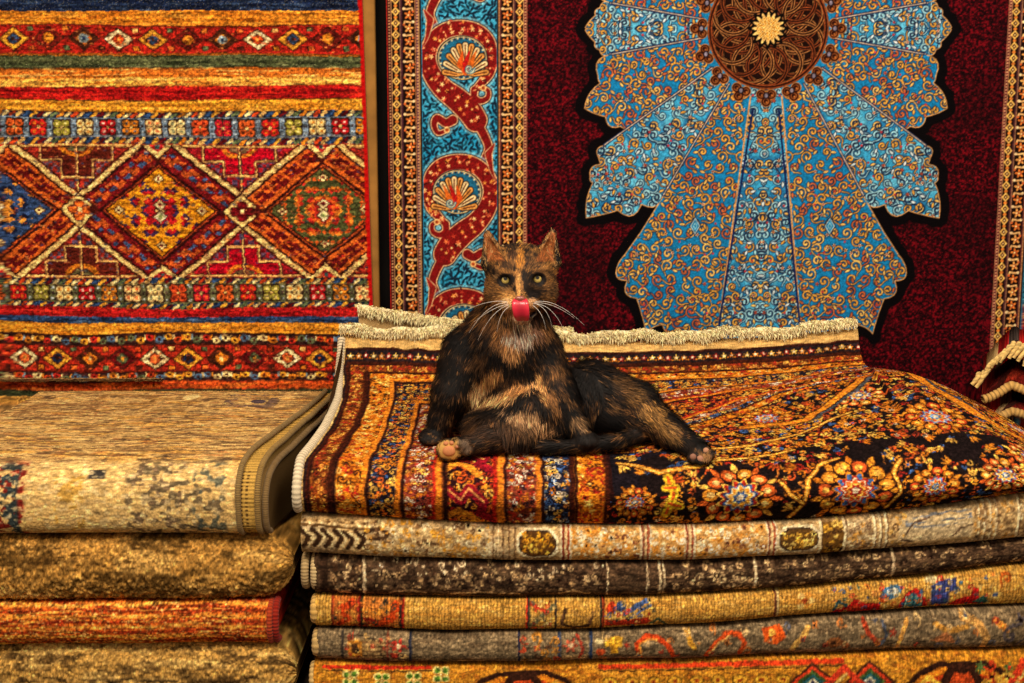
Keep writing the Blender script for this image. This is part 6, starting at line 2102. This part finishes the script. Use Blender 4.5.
# ---- eyes
for (x, y) in ((505.5, 280.5), (537.5, 279.5)):
    yd = march(x, y)
    m = mpp(.06)
    r = 8.6 * m
    c = W(x, y, yd - .0044) + np.array([0, r, 0])
    n_, k_ = 36, 24
    th, ph = np.meshgrid(np.linspace(0, math.pi, n_), np.linspace(0, 2 * math.pi, k_, endpoint=False), indexing='ij')
    look = np.array([.0, -1.0, .22]); look /= np.linalg.norm(look)
    sx = np.array([1.0, 0, 0]); sy = np.cross(look, sx)
    d = look[None, None] * np.cos(th)[..., None] + (sx[None, None] * np.cos(ph)[..., None] + sy[None, None] * np.sin(ph)[..., None]) * np.sin(th)[..., None]
    V = (c + d * r).reshape(-1, 3)
    a = np.degrees(th).ravel()
    ang = ph.ravel()
    pup = np.hypot(np.sin(th) * np.cos(ph) * 1.25, np.sin(th) * np.sin(ph)).ravel()
    col = np.zeros((len(V), 3)) + c3((206, 178, 96))
    col = np.where((pup > .50)[:, None], c3((168, 138, 62))[None], col)
    col = np.where((pup < .25)[:, None], c3((8, 7, 7))[None], col)
    col = np.where((a > 50)[:, None], c3((24, 16, 12))[None], col)
    col *= (.86 + .25 * vnoise(ang * 6, a, 1, 9, 3))[:, None]
    mesh('eye', V - cat_loc, grid_quads(n_, k_, 0, True)[:, ::-1], M_EYE, col, True, body)['label'] = 'round yellow green eye'

# ---- tongue curled up over the nose
yt = min(march(520.5, 306), march(520.5, 300), march(521, 316)) - .002
tp = [(522.5, 319.5, yt + .006), (521.5, 315, yt - .001), (520.8, 309, yt - .0035), (520.2, 303.5, yt - .002), (520.2, 299.6, yt + .003)]
wd = np.array([6.4, 8.0, 8.6, 8.4, 6.8]) * mpp(.05)
tt = np.linspace(0, 4, 26)
ctr = catmull(np.array([W(*p) for p in tp]), tt)
ww = np.interp(tt, np.arange(5), wd)
nS = 18
th = np.linspace(0, 2 * math.pi, nS, endpoint=False)
tg = np.gradient(ctr, axis=0); tg /= np.linalg.norm(tg, axis=1, keepdims=True)
sx = np.array([1.0, 0, 0]); fw = np.cross(tg, sx)
prf = np.zeros((26, nS, 3)); pcl = np.zeros((26, nS, 3))
for k in range(26):
    cx_ = np.cos(th); sy_2 = np.sin(th)
    groove = .0016 * np.exp(-(cx_ / .22) ** 2)
    thick = .0028 * (1 if k < 23 else .7)
    side_ = sx[None] * (cx_ * ww[k])[:, None]
    f_ = fw[k][None] if fw[k][1] < 0 else -fw[k][None]
    dep = np.where(sy_2 > 0, sy_2 * thick - groove + .0012 * np.abs(cx_) ** 2, sy_2 * thick)
    prf[k] = ctr[k] + side_ + f_ * dep[:, None]
    pcl[k] = c3((206, 36, 58)) * (1 - .30 * np.exp(-(cx_ / .16) ** 2))[:, None] + c3((60, 26, 30)) * np.clip(np.abs(cx_) - .55, 0, 1)[:, None]
tongue = solid('tongue', prf - cat_loc, np.clip(pcl, 0, 1), M_WET, (206, 40, 60), 0, 3, body)
tongue['label'] = 'pink tongue curled over the nose'
# mouth corner, dark and open below the tongue
B = Bag()
ym = march(530, 316) - .0005
for (a, b, r) in (((523, 318, 0), (529, 317.5, 0), 2.6), ((529, 317.5, 0), (535, 312.5, 0), 3.0), ((535, 312.5, 0), (538, 308, 0), 1.6)):
    pa, pb = W(a[0], a[1], march(a[0], a[1]) + .0005), W(b[0], b[1], march(b[0], b[1]) + .0005)
    V, Q = tube(np.linspace(pa, pb, 7), r * mpp(.05), 8)
    B.add(V - cat_loc, Q, (34, 12, 14))
B.build('mouth', M_WET, body)
# ---- nose hidden under the tongue tip
yn = march(520, 297)
th, ph = np.meshgrid(np.linspace(0, math.pi, 12), np.linspace(0, 2 * math.pi, 16, endpoint=False), indexing='ij')
d = np.stack([np.sin(th) * np.cos(ph) * 5.2, np.cos(th) * -2.6, np.sin(th) * np.sin(ph) * 2.8], -1) * mpp(.05)
V = (W(520, 298.5, yn) + d).reshape(-1, 3)
mesh('nose', V - cat_loc, grid_quads(12, 16, 0, True), M_WET, np.tile(c3((150, 84, 70)), (len(V), 1)), True, body)
# ---- pad of the hind foot
B = Bag()
yp = march(449, 450)
for (x, y, rx, ry, cc) in ((449, 451, 6.6, 5.4, (206, 132, 84)), (446, 443.5, 2.8, 2.4, (200, 128, 84)), (452, 443, 2.8, 2.4, (200, 128, 84)), (457, 446.5, 2.4, 2.2, (180, 116, 80))):
    d = np.stack([np.sin(th) * np.cos(ph) * rx, np.cos(th) * -2.6, np.sin(th) * np.sin(ph) * ry], -1) * mpp(.03)
    V = (W(x, y, march(x, y) + .0008) + d).reshape(-1, 3)
    B.add(V - cat_loc, grid_quads(12, 16, 0, True), cc)
B.build('paw_pad', M_FUR, body)
B = Bag()
for (x, y, rx, ry, cc) in ((693, 457, 3.4, 3.6, (150, 104, 84)), (700, 459, 3.6, 3.8, (176, 124, 98)), (706, 451, 3.4, 3.6, (186, 132, 100))):
    d = np.stack([np.sin(th) * np.cos(ph) * rx, np.cos(th) * -2.6, np.sin(th) * np.sin(ph) * ry], -1) * mpp(.02)
    V = (W(x, y, march(x, y, -.06) + .0008) + d).reshape(-1, 3)
    B.add(V - cat_loc, grid_quads(12, 16, 0, True), cc)
B.build('paw_pad', M_FUR, body)
# ---- whiskers
WH = [((508, 303), (488, 301), (469, 333), -.02), ((509, 305), (491, 310), (478, 340), -.015), ((510, 306), (499, 312), (497, 332), -.02), ((508, 302), (490, 298), (462, 312), -.01), ((509, 304), (494, 306), (474, 322), -.02),
      ((533, 303), (548, 306), (552, 327), -.02), ((533, 304), (553, 302), (566, 335), -.015), ((534, 302), (556, 297), (584, 325), -.01), ((534, 303), (552, 301), (574, 318), -.02), ((532, 305), (543, 311), (546, 330), -.02),
      ]
for (a, b, c_, dy) in WH:
    ya = march(*a)
    p = np.array([W(a[0], a[1], ya + .001), W(b[0], b[1], ya - .016 + dy * .3), W(c_[0], c_[1], ya + .012 + dy)])
    t = np.linspace(0, 1, 16)[:, None]
    q = p[0] * (1 - t) ** 2 + 2 * p[1] * t * (1 - t) + p[2] * t ** 2
    V, Q = tube(q, np.linspace(.00030, .00010, 16), 5)
    mesh('whisker', V - cat_loc, Q, M_FRINGE, np.tile(c3((244, 236, 226)), (len(V), 1)), True, body)
# ----------------------------------------------------------- light, camera --
def area(name, loc, target, size, power, col, sizey=None):
    L = bpy.data.lights.new(name, 'AREA'); L.energy = power; L.color = col; L.shape = 'RECTANGLE'
    L.size = size; L.size_y = sizey or size
    o = link(bpy.data.objects.new(name, L)); o.location = loc
    from mathutils import Vector
    o.rotation_euler = (Vector(target) - Vector(loc)).to_track_quat('-Z', 'Y').to_euler()
    return o


area('shop_lamp', (-.5, -1.5, 2.35), (-.1, .3, .45), .9, 52, (1, .86, .68))
area('shop_lamp', (.9, -1.3, 2.3), (.3, .3, .45), .7, 34, (1, .87, .70))
w = bpy.data.worlds.new('shop_air'); bpy.context.scene.world = w; w.use_nodes = True
w.node_tree.nodes['Background'].inputs[0].default_value = (1, .84, .66, 1)
w.node_tree.nodes['Background'].inputs[1].default_value = .42

cam = bpy.data.cameras.new('camera'); cam.lens = 50; cam.sensor_width = 36; cam.clip_start = .05
co = link(bpy.data.objects.new('camera', cam)); co.location = CAM
co.rotation_euler = (math.pi / 2 - PITCH, 0, 0)
sc = bpy.context.scene
sc.camera = co
sc.view_settings.view_transform = 'Standard'; sc.view_settings.look = 'None'
sc.view_settings.gamma = 1; sc.view_settings.exposure = 0.0; sc.view_settings.use_curve_mapping = False
